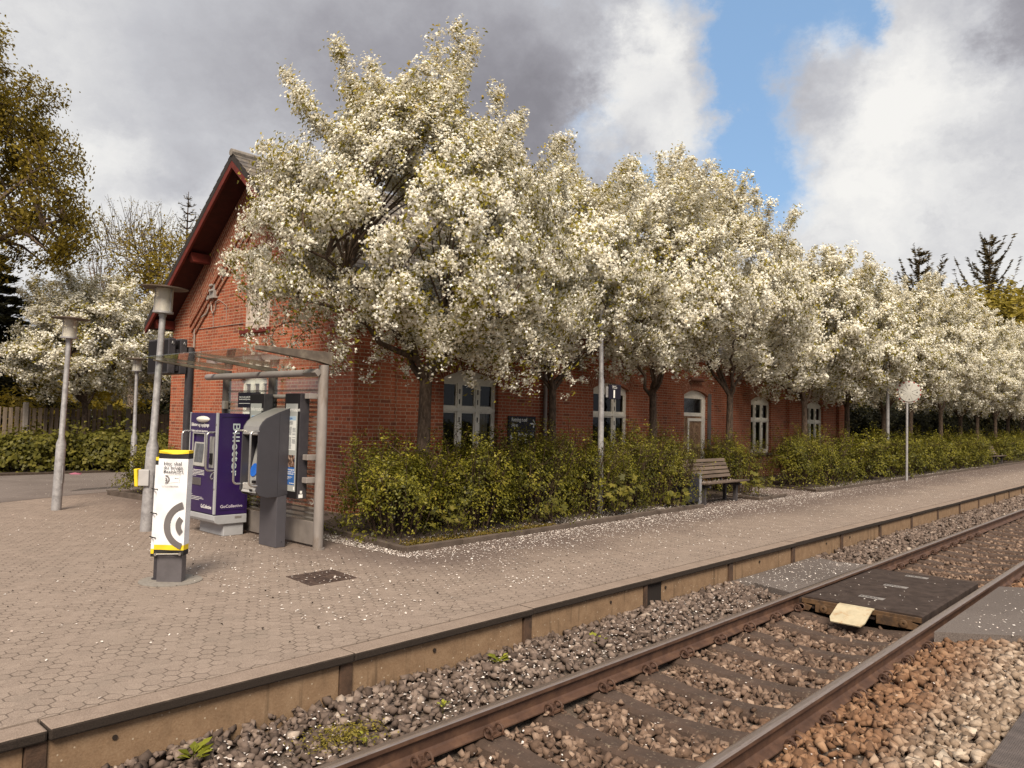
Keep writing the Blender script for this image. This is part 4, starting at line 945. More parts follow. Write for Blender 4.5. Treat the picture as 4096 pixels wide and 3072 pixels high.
def handle(yy, zlo, zhi, x, r=.0145):
    mb = MB(); d = .11; pts = [(x, yy, zlo)] + [(x - d + .05 + .05 * math.cos(a), yy, zlo + .05 - .05 * math.sin(a)) for a in [math.pi / 2 + k * math.pi / 8 for k in range(5)]] + [(x - d + .05 + .05 * math.cos(a), yy, zhi - .05 + .05 * math.sin(a)) for a in [math.pi - k * math.pi / 8 for k in range(5)]] + [(x, yy, zhi)]
    mb.tube(pts, r, 12); return mb
for yy in (TY0 + .075, TY1 - .005): handle(yy, 1.165, 1.69, fx).build('handle', silver, tm, smooth=40)
mb = MB(); mb.tube([(fx, TY0 + .06, 1.14), (fx - .03, TY0 + .06, 1.12), (fx - .045, TY0 + .06, 1.08), (fx - .03, TY0 + .06, 1.05), (fx - .012, TY0 + .06, 1.06)], .008, 8); mb.tube([(fx, TY1 - .02, 1.14), (fx - .03, TY1 - .02, 1.12), (fx - .045, TY1 - .02, 1.08), (fx - .03, TY1 - .02, 1.05)], .008, 8); mb.build('bag_hook', silver, tm)
text('Billetter og togafgange', .066, (fx - .001, TY1 - .045, 1.765), XM, ZD, signwhite, tm, sx=.90, bold=.0006)
text('Tickets and train departures', .046, (fx - .001, TY1 - .05, 1.685), XM, ZD, signwhite, tm, sx=.95)
bars([(0, .40, -.02 * k) if k < 4 else (0, .16, -.02 * k) for k in range(5)], (fx - .001, TY1 - .09, 1.15), XM, ZD, signwhite, tm, h=.008)
bars([(0, .10, 0), (0, .40, -.025), (0, .44, -.045), (0, .32, -.065)], (fx - .001, TY1 - .06, .80), XM, ZD, signwhite, tm, h=.006)
text('GoCollective', .072, (fx - .001, TY0 + .40, .635), XM, ZD, signwhite, tm, sx=.80, bold=.0006)
yf = TY0 - .0005; XS = (1, 0, 0)
text('Billetter', .150, (TX + .225, yf + .0, 1.83), (0, 0, -1), (1, 0, 0), pm('pale_lettering', (.50, .56, .58), .5), tm, sx=1.42, bold=.0008, cspace=1.06)
text('GoCollective', .058, (TX + .08, yf, .655), XS, ZD, pm('lilac_lettering', (.58, .52, .60), .5), tm, sx=1.05, bold=.0006)

mb = MB()
for z in (.62, 1.90): mb.box((TX + .06, yf - .0012, z), (TXB - .02, yf + .0004, z + .003))
mb.box((TXB - .035, yf - .0012, .58), (TXB - .032, yf + .0004, 1.93)); mb.build('seam', blackp, tm)
mb = MB(); mb.lathe([(.014, 0), (.014, .006), (.006, .008)], (TX - .008, TY0 + .02, .92), 12, axis=(-1, 0, 0)); mb.build('lock', silver, tm)
mb = MB(); mb.lathe([(.014, 0), (.014, .006), (.006, .008)], (TX - .008, TY0 + .02, 1.80), 12, axis=(-1, 0, 0)); mb.build('lock', silver, tm)
mb = MB(); mb.box((TX + .30, yf - .0012, .50), (TX + .40, yf + .0004, .53)); mb.build('rating_plate', plm, tm)

# ------------------------------------------------------------------ travel card machine
im = thing('travel_card_machine', 'grey steel travel card machine with hooded head and rail handles on a column', 'card machine', (5.2, 9.06, ZP))
Y0, Y1 = 8.85, 9.27; mgrey = pm('machine_grey', (.058, .054, .062), .38, .1, 4, metal=.25, spec=.5); mg2 = pm('column_grey', (.090, .084, .095), .42, .12, 4, metal=.25)
mb = MB(); mb.box((5.245, Y0 + .004, ZP), (5.385, Y1 - .004, .99)); mb.build('column', mg2, im, bevel=.006)
# side profile of the head (x, z)
pr = [(5.40, .93), (5.24, .905), (5.10, .90), (4.99, .935), (4.945, .99), (4.95, 1.05)] + [(4.955, 1.72), (4.972, 1.80), (5.01, 1.86), (5.06, 1.905)] + [(5.235, 1.985), (5.40, 2.045)]
for ya, yb, nm in ((Y0, Y0 + .022, 'side_cheek'), (Y1 - .022, Y1, 'side_cheek')):
    mb = MB(); mb.prism([(x, ya, z) for x, z in pr], (0, yb - ya, 0)); mb.build(nm, mgrey, im, bevel=.006)
mb = MB(); inner = [(5.40, .94), (5.24, .915), (5.10, .91), (5.04, .94), (5.10, 1.12), (5.20, 1.70), (5.20, 1.86), (5.40, 1.95)]
mb.prism([(x, Y0 + .0225, z) for x, z in inner], (0, Y1 - Y0 - .045, 0)); mb.build('back_body', dkgrey, im)
mb = MB(); top = [(5.40, 2.043), (5.235, 1.983), (5.06, 1.903), (5.01, 1.858), (4.972, 1.798), (4.957, 1.70)]
for (a, b), (c, d) in zip(top, top[1:]): mb.prism([(a, Y0 + .0225, b), (c, Y0 + .0225, d), (c + .012, Y0 + .0225, d - .012), (a + .012, Y0 + .0225, b - .012)], (0, Y1 - Y0 - .045, 0))
mb.build('hood', pm('hood_steel', (.42, .395, .37), .36, .08, 8, metal=.6), im, smooth=30)
mb = MB(); mb.prism([(5.035, Y0 + .05, 1.07), (5.17, Y0 + .05, 1.68), (5.20, Y0 + .05, 1.68), (5.075, Y0 + .05, 1.07)], (0, Y1 - Y0 - .10, 0)); mb.build('screen', pm('screen_face', (.30, .295, .285), .2, .25, 5), im)
mb = MB(); mb.lathe([(.0, .0), (.085, .0), (.085, .006), (.0, .008)], (5.065, Y1 - .15, 1.24), 24, axis=(-.97, 0, .22)); mb.build('card_spot', pm('blue_disc', (.02, .13, .55), .3), im)
mb = MB(); mb.box((4.985, Y0 + .05, 1.03), (5.06, Y0 + .16, 1.15)); mb.box((4.965, Y0 + .18, 1.0), (5.05, Y1 - .05, 1.08)); mb.prism([(4.955, Y0 + .03, .965), (4.985, Y0 + .03, 1.025), (5.05, Y0 + .03, 1.025), (5.05, Y0 + .03, .95)], (0, Y1 - Y0 - .06, 0)); mb.build('keypad_shelf', pm('shelf_grey', (.45, .43, .41), .4, .15, 15, metal=.3), im, bevel=.006)
mb = MB(); mb.box((4.955, Y0 + .06, 1.085), (4.984, Y0 + .13, 1.12)); mb.box((4.948, Y0 + .11, .985), (4.958, Y0 + .17, 1.01)); mb.build('card_reader', blackp, im)
for yy in (Y0 + .012, Y1 - .012):
    m_ = handle(yy, 1.06, 1.74, 4.965, .0135); m_.build('handle', silver, im, smooth=40)
mb = MB(); mb.box((5.243, Y0 - .0008, .93), (5.2455, Y0 + .0006, 1.984)); mb.lathe([(.006, 0), (.006, .002)], (5.33, Y0 + .0035, ZP + .07), 8, axis=(0, -1, 0)); mb.build('seam', blackp, im)

# ------------------------------------------------------------------ covered card reader post with fabric banner
bp_ = thing('covered_card_reader', 'twin grey posts with a white and yellow fabric cover reading Her skal du bruge Basiskort', 'covered card reader', (3.42, 7.78, ZP))
ex = Vector((.68, -.733, 0)); ey = Vector((.733, .68, 0)); c0 = Vector((3.42, 7.76, 0))       # along the face, and backwards
def L(a, b, z): return c0 + ex * a + ey * b + Vector((0, 0, z))
mb = MB(); mb.obox(L(.02, .02, .50), ex * .125, ey * .055, Vector((0, 0, .245))); mb.build('post', pm('reader_post', (.098, .088, .094), .5, .15, 8, .1, 50, stain=(.36, .35, .34), st_s=9, st_t=.70, st_w=.02), bp_, bevel=.008)
mb = MB(); mb.tube([L(-.15, .10, ZP), L(-.15, .10, .85)], .042, 16); mb.tube([L(-.15, .10, ZP), L(-.15, .10, ZP + .015)], .06, 16); mb.build('post', dkgrey, bp_, smooth=40)
mb = MB(); mb.lathe([(.30, 0), (.30, .008)], L(.0, .06, ZP), 28); mb.build('base_plate', pm('concrete_disc', (.215, .19, .168), .9, .2, 20, .3, 90), bp_)
fab = pm('white_fabric', (.72, .715, .74), .75, .04, 5, .25, 9); yel = pm('yellow_fabric', (.78, .56, .025), .7, .06, 7); blk = pm('black_fabric', (.016, .014, .014), .8)
def cover(name, a0, a1, b0, b1, zlist, parent, wob=.006, shift=0.):
    """wrinkled fabric sleeve; zlist = [(z0, z1, material)]"""
    obs = []
    for z0, z1, mt in zlist:
        mb = MB(); nz = max(2, int((z1 - z0) / .05)); ring = [(a0, b0)] + [(a0 + (a1 - a0) * k / 8, b0) for k in range(1, 9)] + [(a1, b1), (a0, b1)]
        def P(k, i):
            z = z0 + (z1 - z0) * i / nz; a, b = ring[k]
            t_ = (z - .56) * .014; w = wob * math.sin(z * 21 + a * 17) + wob * .7 * math.sin(z * 47 - a * 31)
            sag = 0
            if z > 1.535 and k <= 8: sag = -.018 * math.sin(math.pi * k / 8) * (z - 1.53) / .03
            return L(a + t_ + (w * .4 if k in (0, 8, 9, 10) else 0) + shift, b - w, z + sag)
        n = len(ring)
        for i in range(nz):
            for k in range(n): j = (k + 1) % n; mb.face([P(k, i), P(j, i), P(j, i + 1), P(k, i + 1)])
        if z1 > 1.5: mb.face([P(k, nz) for k in range(n)])
        o = mb.build(name, mt, parent, smooth=60, weld=True); obs.append(o)
    return obs
fc = cover('cover', -.135, .16, -.05, .07, [(.585, .635, yel), (.635, 1.49, fab), (1.49, 1.545, blk), (1.545, 1.573, yel), (.535, .585, blk)], bp_)
cover('side_cover', -.205, -.14, .04, .16, [(.50, .53, blk), (.53, .58, yel), (.58, 1.42, fab), (1.42, 1.465, blk), (1.465, 1.50, yel)], bp_, .004)
for z in (.70, .94, 1.18): mb = MB(); mb.tube([L(-.225, .05, z), L(-.16, -.02, z), L(-.12, -.06, z + .004)], .006, 6); mb.build('strap', blk, bp_)
mb = MB(); mb.tube([L(-.10, -.075, .545), L(.14, -.075, .553)], .008, 8); mb.lathe([(.014, 0), (.014, .02)], L(-.10, -.07, .545), 10, axis=-ey); mb.lathe([(.014, 0), (.014, .02)], L(.14, -.07, .553), 10, axis=-ey); mb.build('clamp_bar', silver, bp_)
inkd = pm('cover_print', (.13, .115, .115), .7)
def T(a, z): return L(a + (z - .56) * .014, -.0605, z)
text('Her skal\ndu bruge\nBasiskort', .048, T(-.08, 1.428), ex, ZD, pm('cover_text', (.025, .02, .02), .7), bp_, sx=1.12, space=.85)
text('Læs mere på rejsekort.dk/basis', .0135, T(-.09, 1.215), ex, ZD, inkd, bp_)
def ringmb(ca, cz, r0, r1, a0, a1, amax=None):
    mb = MB(); n = 40
    for i in range(n):
        t0 = a0 + (a1 - a0) * i / n; t1 = a0 + (a1 - a0) * (i + 1) / n
        q = [(ca + r * math.cos(t), cz + r * math.sin(t)) for r, t in ((r0, t0), (r0, t1), (r1, t1), (r1, t0))]
        if amax is not None and max(p[0] for p in q) > amax: continue
        mb.face([T(a, z) for a, z in q][::-1])
    return mb
ringmb(-.055, 1.285, .030, .042, -1.6, 1.6).build('printed_ring', inkd, bp_); ringmb(-.055, 1.285, .006, .018, -1.6, 1.6).build('printed_ring', inkd, bp_)
mb = MB()
for (a, z), (b, w) in zip([(-.065, 1.243), (.085, 1.262), (.088, 1.345), (-.02, 1.332)], [(.085, 1.262), (.088, 1.345), (-.02, 1.332), (-.04, 1.33)]): mb.tube([T(a, z), T(b, w)], .0012, 4)
mb.build('printed_card', pm('print_grey', (.42, .41, .43), .7), bp_)
bars([(0, .04, 0)], T(.035, 1.30), ex, ZD, inkd, bp_, h=.005)
ringmb(.20, .83, .185, .245, .6, 5.7, .150).build('printed_ring', inkd, bp_); ringmb(.20, .83, .075, .128, .6, 5.7, .150).build('printed_ring', inkd, bp_)

# ------------------------------------------------------------------ street lamps
lampglass = None
m, N = newmat('lantern_glass'); fin(N, N.n('MixShader', {0: .5, 1: N.n('BsdfTransparent', {'Color': (.95, .93, .88, 1)}).outputs[0], 2: N.n('BsdfPrincipled', {'Base Color': (.74, .70, .62, 1), 'Roughness': .35}).outputs[0]}).outputs[0]); lampglass = m
hatm = pm('lamp_hat', (.105, .075, .055), .6, .25, 6, .1, 40)
def lamp(label, base, top, gscale=1., first=None):
    """base and top of the post; lantern on top"""
    b = Vector(base); d = Vector(top) - b; h = d.length
    if first is None:
        t_ = thing('street_lamp', label, 'lamp', (0, 0, 0), 'lantern lamps around the forecourt')
        mb = MB(); mb.tube([(0, 0, 0), (0, 0, 1.12), (0, 0, 1.22), (0, 0, 2.86)], [.078, .076, .047, .040], 18); mb.box((-.03, -.079, .45), (.03, -.07, .75)); mb.build('post', galv, t_, smooth=40)
        mb = MB(); mb.tube([(0, 0, 2.86), (0, 0, 2.90), (0, 0, 2.905)], [.05, .05, .13], 20); mb.lathe([(.13, 0), (.13, .025), (.0, .025)], (0, 0, 2.905), 24)
        for k in range(3): a = k * 2.09 + .5; mb.tube([(.118 * math.cos(a), .118 * math.sin(a), 2.92), (.118 * math.cos(a), .118 * math.sin(a), 3.25)], .006, 6)
        mb.build('lantern_frame', galv, t_, smooth=40)
        mb = MB(); mb.tube([(0, 0, 2.931), (0, 0, 3.24)], .112, 28, caps=False); mb.build('lantern_glass', lampglass, t_, smooth=60)
        mb = MB(); mb.lathe([(.03, 0), (.035, .06), (.045, .1), (.045, .17), (.02, .2)], (0, 0, 2.935), 14); mb.tube([(0, 0, 3.13), (0, 0, 3.24)], .07, 14); mb.build('bulb', pm('bulb_white', (.66, .62, .56), .4), t_, smooth=60)
        mb = MB(); mb.lathe([(.10, 0), (.295, .0), (.297, .012), (.12, .035), (.02, .05)], (0, 0, 3.235), 36); mb.build('lamp_shade', hatm, t_, smooth=30)
    else: t_ = dup(first, b, 0, label)
    t_.location = b; t_.rotation_mode = 'QUATERNION'; t_.rotation_quaternion = d.to_track_quat('Z', 'Y'); t_.scale = (gscale,) * 3
    return t_
l0 = lamp('galvanised lamp post standing alone on the paving left of the covered reader', (4.43, 14.45, ZP), (4.48, 14.40, 3.12))
lamp('tall lamp post with round hat rising behind the covered card reader', (4.61, 11.24, ZP), (4.66, 11.12, 3.33), 1.07, l0)
lamp('distant small lamp post behind the left hedge, by the yellow shrub', (8.11, 20.75, ZP - .03), (8.07, 20.7, 3.0), .95, l0)
# yellow reader on the lamp post
yr = thing('card_reader', 'small grey and yellow card reader strapped to the lamp post behind the fabric cover', 'card reader', (4.50, 11.2, 1.0))
mb = MB(); mb.obox((4.545, 11.20, 1.02), Vector((.68, -.733, 0)) * .075, Vector((.733, .68, 0)) * .05, (0, 0, .115)); mb.build('housing', pm('reader_grey', (.40, .385, .385), .5, .1, 5), yr, bevel=.01)
mb = MB(); mb.obox(Vector((4.545, 11.20, 1.02)) - Vector((.68, -.733, 0)) * .10, Vector((.68, -.733, 0)) * .024, Vector((.733, .68, 0)) * .07, (-.01, 0, .125)); mb.build('yellow_face', yel, yr, bevel=.012)

# ------------------------------------------------------------------ departure screens on a dark pole
dp = thing('departure_board', 'dark pole carrying two black departure screens in front of the gable', 'departure board', (5.67, 12.41, ZP))
mb = MB(); mb.tube([(5.67, 12.41, ZP), (5.67, 12.41, 2.99)], .066, 20); mb.tube([(5.67, 12.41, 2.99), (5.67, 12.41, 3.02)], .060, 20); mb.build('pole', dkgrey, dp, smooth=40)
for x0_, y0_ in ((5.28, 12.33), (5.47, 12.33)):
    mb = MB(); mb.box((x0_, y0_, 2.57), (x0_ + .115, y0_ + .78, 3.14)); p = mb.build('screen_case', dkgrey, dp, bevel=.012)
    mb = MB(); mb.box((x0_ - .004, y0_ + .03, 2.60), (x0_ - .0005, y0_ + .75, 3.11)); mb.build('screen', blackp, p)
    mb = MB(); mb.tube([(x0_ + .05, y0_ - .008, 3.05), (x0_ + .06, y0_ - .008, 3.09), (x0_ + .075, y0_ - .008, 3.075), (x0_ + .08, y0_ - .008, 3.04)], .007, 6); mb.build('lifting_eye', silver, p)
mb = MB(); mb.box((5.395, 12.38, 2.62), (5.67, 12.44, 2.70)); mb.box((5.395, 12.38, 3.0 - .1), (5.67, 12.44, 2.97)); mb.build('arm', dkgrey, dp)

# ------------------------------------------------------------------ track number sign, mirror, poles
ts = thing('track_sign', 'galvanised pole in the hedge carrying the small dark track sign number 1', 'sign post', (11.45, 8.3, ZP))
mb = MB(); mb.tube([(11.45, 8.3, ZP), (11.42, 8.3, 2.72), (11.415, 8.3, 2.76), (11.36, 8.3, 4.1)], [.052, .052, .042, .040], 16); mb.build('pole', galv, ts, smooth=40)
fx_ = Vector((.80, -.60, 0)); bx_ = Vector((.60, .80, 0)); c_ = Vector((11.63, 8.16, 2.51)); mb = MB(); mb.obox(c_, fx_ * .115, bx_ * .035, (0, 0, .135)); mb.build('sign_box', navy, ts, bevel=.006)
o_ = c_ - bx_ * .037
text('1', .20, o_ - fx_ * .062 + Vector((0, 0, -.105)), fx_, ZD, signwhite, ts, bold=.004); text('Spor\nTrack', .040, o_ - fx_ * .05 + Vector((0, 0, .092)), fx_, ZD, signwhite, ts, space=.8)
mb = MB(); mb.obox(c_ - fx_ * .125 + bx_ * .02, fx_ * .03, bx_ * .02, (0, 0, .1)); mb.build('bracket', galv, ts)
tmr = thing('round_mirror', 'white round traffic mirror back with red marks on a thin pole at the kerb', 'mirror', (27.5, 7.6, ZP))
mb = MB(); mb.tube([(27.5, 7.6, ZP), (27.55, 7.6, 3.2)], .038, 14); mb.build('pole', galv, tmr, smooth=40)
ax_ = Vector((-.90, -.44, .02)).normalized(); cM = Vector((27.56, 7.55, 3.17)); ux = Vector((.44, -.90, 0)); uz = Vector((0, 0, 1))
mwh = pm('mirror_white', (.40, .385, .355), .5, .08, 5, stain=(.34, .24, .15), st_s=2.6, st_t=.66)
mb = MB(); mb.lathe([(.37, -.03), (.375, 0), (.37, .02), (.325, .03), (.31, .055), (.10, .075), (.0, .078)], cM, 40, axis=ax_); mb.build('disc', mwh, tmr, smooth=35)
mb = MB()
for k in range(8):
    a = k * math.pi / 4 + .38; d_ = ux * math.cos(a) + uz * math.sin(a); mb.tube([cM + ax_ * .078 + d_ * .10, cM + ax_ * .062 + d_ * .28], .010, 6)
mb.build('rib', mwh, tmr)
mb = MB()
for k in range(14):
    a = (k + .5) * 2 * math.pi / 14; n_ = 4
    for q in range(n_):
        a0, a1 = a - .085 + .17 * q / n_, a - .085 + .17 * (q + 1) / n_
        mb.face([cM + ax_ * .0215 + (ux * math.cos(t_) + uz * math.sin(t_)) * r_ + ax_ * (.004 if r_ > .35 else .014) for r_, t_ in ((.332, a0), (.372, a0), (.372, a1), (.332, a1))])
mb.build('red_mark', pm('faded_red', (.20, .028, .020), .5), tmr)
mb = MB()
for a in (0, math.pi / 2, math.pi, -math.pi / 2): mb.lathe([(.018, 0), (.018, .012)], cM + ax_ * .062 + (ux * math.cos(a) + uz * math.sin(a)) * .235, 8, axis=ax_)
mb.build('bolt', dkmetal, tmr)
gp = MB(); gp.tube([(0, 0, 0), (0, 0, 4.6)], .06, 14); g_ = gp.build('utility_pole', galv, None, org=(0, 0, 0), smooth=40); g_.location = (29.9, 8.9, ZP); tag(g_, 'plain galvanised pole standing in the hedge just behind the round mirror', 'pole')

# ------------------------------------------------------------------ benches and bin
slat = pm('bench_slat', (.135, .098, .076), .85, .35, 12, .4, 50, stretch=(.12, 1, 1), stain=(.075, .052, .04), st_s=7); steel_d = pm('bench_steel', (.055, .048, .050), .6, .2, 8)
def bench(label, x0, x1, yb):
    t_ = thing('park_bench', label, 'bench', ((x0 + x1) / 2, yb, ZP), 'benches along the platform')
    z = ZP + .43; mb = MB()
    for k in range(5): y = yb - .08 - k * .095; mb.box((x0, y - .04, z - .018 + .008 * k), (x1, y + .04, z + .015 + .008 * k))
    mb.build('seat', slat, t_, bevel=.006)
    mb = MB()
    for k in range(5):
        q = k / 4; yy = yb - .01 + .14 * q; zz = z + .12 + .34 * q; mb.obox(((x0 + x1) / 2, yy, zz), ((x1 - x0) / 2, 0, 0), Vector((0, .006, .016)).normalized() * .036, Vector((0, .016, -.006)).normalized() * .014)
    mb.build('backrest', slat, t_, bevel=.006)
    for x in (x0 + .14, x1 - .34):
        mb = MB(); mb.box((x - .035, yb - .36, ZP), (x + .035, yb - .28, z - .05)); mb.box((x - .03, yb - .10, ZP), (x + .03, yb - .03, z - .05)); mb.box((x - .025, yb - .47, z - .07), (x + .025, yb - .02, z - .025))
        mb.prism([(x - .02, yb - .02, z - .05), (x - .02, yb + .03, z - .05), (x - .02, yb + .175, z + .48), (x - .02, yb + .145, z + .48)], (.04, 0, 0)); mb.build('leg', steel_d, t_)
    return t_
bench('weathered slatted bench with petals between the hedge and the tree', 14.62, 16.52, 8.34)
bench('far slatted bench tucked into the hedge at the right edge', 44.0, 46.3, 8.55)
bn = thing('litter_bin', 'dark metal litter bin with grey side panel at the left end of the bench', 'litter bin', (14.25, 8.0, ZP))
mb = MB(); mb.prism([(14.02, 7.95, .36), (14.43, 7.95, .36), (14.43, 7.95, .93), (14.10, 7.95, .93)], (0, .42, 0)); mb.build('body', pm('bin_dark', (.018, .018, .024), .5, .2, 4), bn, bevel=.01)
mb = MB(); mb.box((14.436, 7.93, .33), (14.50, 8.02, .94)); mb.box((14.44, 7.94, ZP), (14.49, 8.01, .33)); mb.lathe([(.02, 0), (.02, .01)], (14.46, 7.93, .86), 10, axis=(0, -1, 0)); mb.build('side_post', pm('bin_grey', (.25, .25, .27), .5, .2, 5, stain=(.14, .11, .10), st_s=9, st_t=.6), bn, bevel=.006)

# ------------------------------------------------------------------ kerbs, soil, manhole
def kerb(label, pts, w=.08, h=.075):
    t_ = thing('bed_kerb', label, 'kerb', (*pts[0], ZP)); rk_ = random.Random(4)
    for (a, b) in zip(pts, pts[1:]):
        a = Vector((*a, 0)); b = Vector((*b, 0)); d = b - a; n = max(1, round(d.length / 1.0)); u = d.normalized(); v = Vector((-u.y, u.x, 0))
        for k in range(n):
            p = a + d * (k / n); q = a + d * ((k + 1) / n); mb = MB(); zz = rk_.uniform(-.006, .006)
            mb.obox((p + q) / 2 + Vector((0, 0, ZP + h / 2 - .04 + zz)), u * ((q - p).length / 2 - .004), v * w / 2, (0, 0, h / 2 + .04)); mb.build('kerb_stone', kerbm, t_, bevel=.007)
    return t_
kerb('low dark kerb around the first hedge bed beside the shelter', [(6.62, 10.0), (6.30, 7.56), (14.3, 7.80)])
kerb('short kerb corner of the small bed right of the bench', [(17.1, 8.6), (16.72, 7.66), (18.2, 7.72)])
kerb('long kerb running along the far hedge past the round mirror', [(21.1, 9.05), (20.2, 7.72), (40., 7.86), (60., 8.0)])
kerb('brown kerb of the planted strip at the foot of the gable', [(6.15, 15.1), (6.02, 16.5)], .12, .10)
soils = [[(6.34, 7.6), (14.3, 7.84), (14.4, 8.6), (16.9, 8.6), (16.76, 7.7), (18.2, 7.76), (18.3, 11.0), (7.9, 11.0), (6.65, 10.2)], [(20.24, 7.76), (40, 7.9), (75, 8.1), (75, 30), (31.7, 30), (31.7, 11.1), (21., 11.1)], [(6.2, 15.1), (6.08, 16.5), (7.2, 17.3), (9.5, 17.8), (7.95, 18.), (7.9, 12.8), (6.6, 13.2)]]
for pl in soils:
    mb = MB(); mb.prism([(x, y, ZP + .005) for x, y in pl], (0, 0, .03)); kind(mb.build('soil', soil), 'structure', 'dark soil of a planted bed')
mb = MB(); mb.prism([(x, y, ZP + .003) for x, y in [(-14, 22.36), (13, 22.36), (30, 22.36), (30, 60), (-14, 60)]], (0, 0, .05)); kind(mb.build('soil', soil), 'structure', 'ground under the left hedge')
mh = thing('manhole_cover', 'dark square manhole cover sunk in the paving in front of the shelter', 'manhole cover', (4.68, 6.97, ZP))
mhm = pm('cast_iron_wet', (.050, .030, .024), .7, .4, 10, .5, 60, stain=(.085, .055, .042), st_s=12)
mb = MB(); mb.obox((4.68, 6.96, ZP + .003), Vector((.96, .02, 0)) * .30, Vector((.1, 1, 0)) * .27, (0, 0, .003)); mb.build('frame', mhm, mh)
mb = MB(); mb.lathe([(.235, 0), (.235, .006), (.0, .006)], (4.68, 6.96, ZP + .0045), 30)
for k in range(-3, 4): mb.box((4.68 + k * .055 - .008, 6.96 - math.sqrt(.22 ** 2 - (k * .055) ** 2), ZP + .0104), (4.68 + k * .055 + .008, 6.96 + math.sqrt(.22 ** 2 - (k * .055) ** 2), ZP + .014))
mb.build('lid', mhm, mh)
# ------------------------------------------------------------------ vegetation
blossom = leafmat('white_blossom', [(0, (.66, .56, .38)), (.2, (.83, .78, .65)), (.6, (.91, .88, .79)), (1, (.95, .935, .89))], .25, .7)
bl_leaf = leafmat('young_green_leaf', [(0, (.12, .105, .014)), (.4, (.25, .215, .026)), (.75, (.38, .30, .04)), (1, (.46, .29, .06))], .35, .5)
hedge_l = leafmat('hedge_leaf', [(0, (.022, .022, .004)), (.3, (.080, .080, .010)), (.65, (.205, .185, .020)), (.9, (.30, .255, .032)), (1, (.30, .21, .045))], .30, .5)
maple_l = leafmat('maple_leaf', [(0, (.055, .055, .010)), (.5, (.125, .115, .018)), (1, (.22, .185, .04))], .35, .5)
olive_l = leafmat('olive_tree_leaf', [(0, (.085, .060, .008)), (.45, (.20, .142, .016)), (.8, (.32, .235, .03)), (1, (.46, .34, .05))], .5, .5)
dark_l = leafmat('dark_leaf', [(0, (.012, .012, .005)), (.6, (.035, .033, .011)), (1, (.085, .07, .02))], .2, .6)
needle = leafmat('brown_green_needles', [(0, (.035, .026, .012)), (.6, (.085, .062, .022)), (1, (.15, .11, .035))], .15, .7)
yellowl = leafmat('yellow_leaf', [(0, (.20, .13, .01)), (.6, (.42, .27, .02)), (1, (.55, .40, .06))], .3, .5)
ygreen_l = leafmat('yellow_green_leaf', [(0, (.13, .10, .012)), (.5, (.25, .19, .022)), (1, (.36, .28, .05))], .35, .5)
twig = barkmat('twig_bark', (.060, .040, .028))

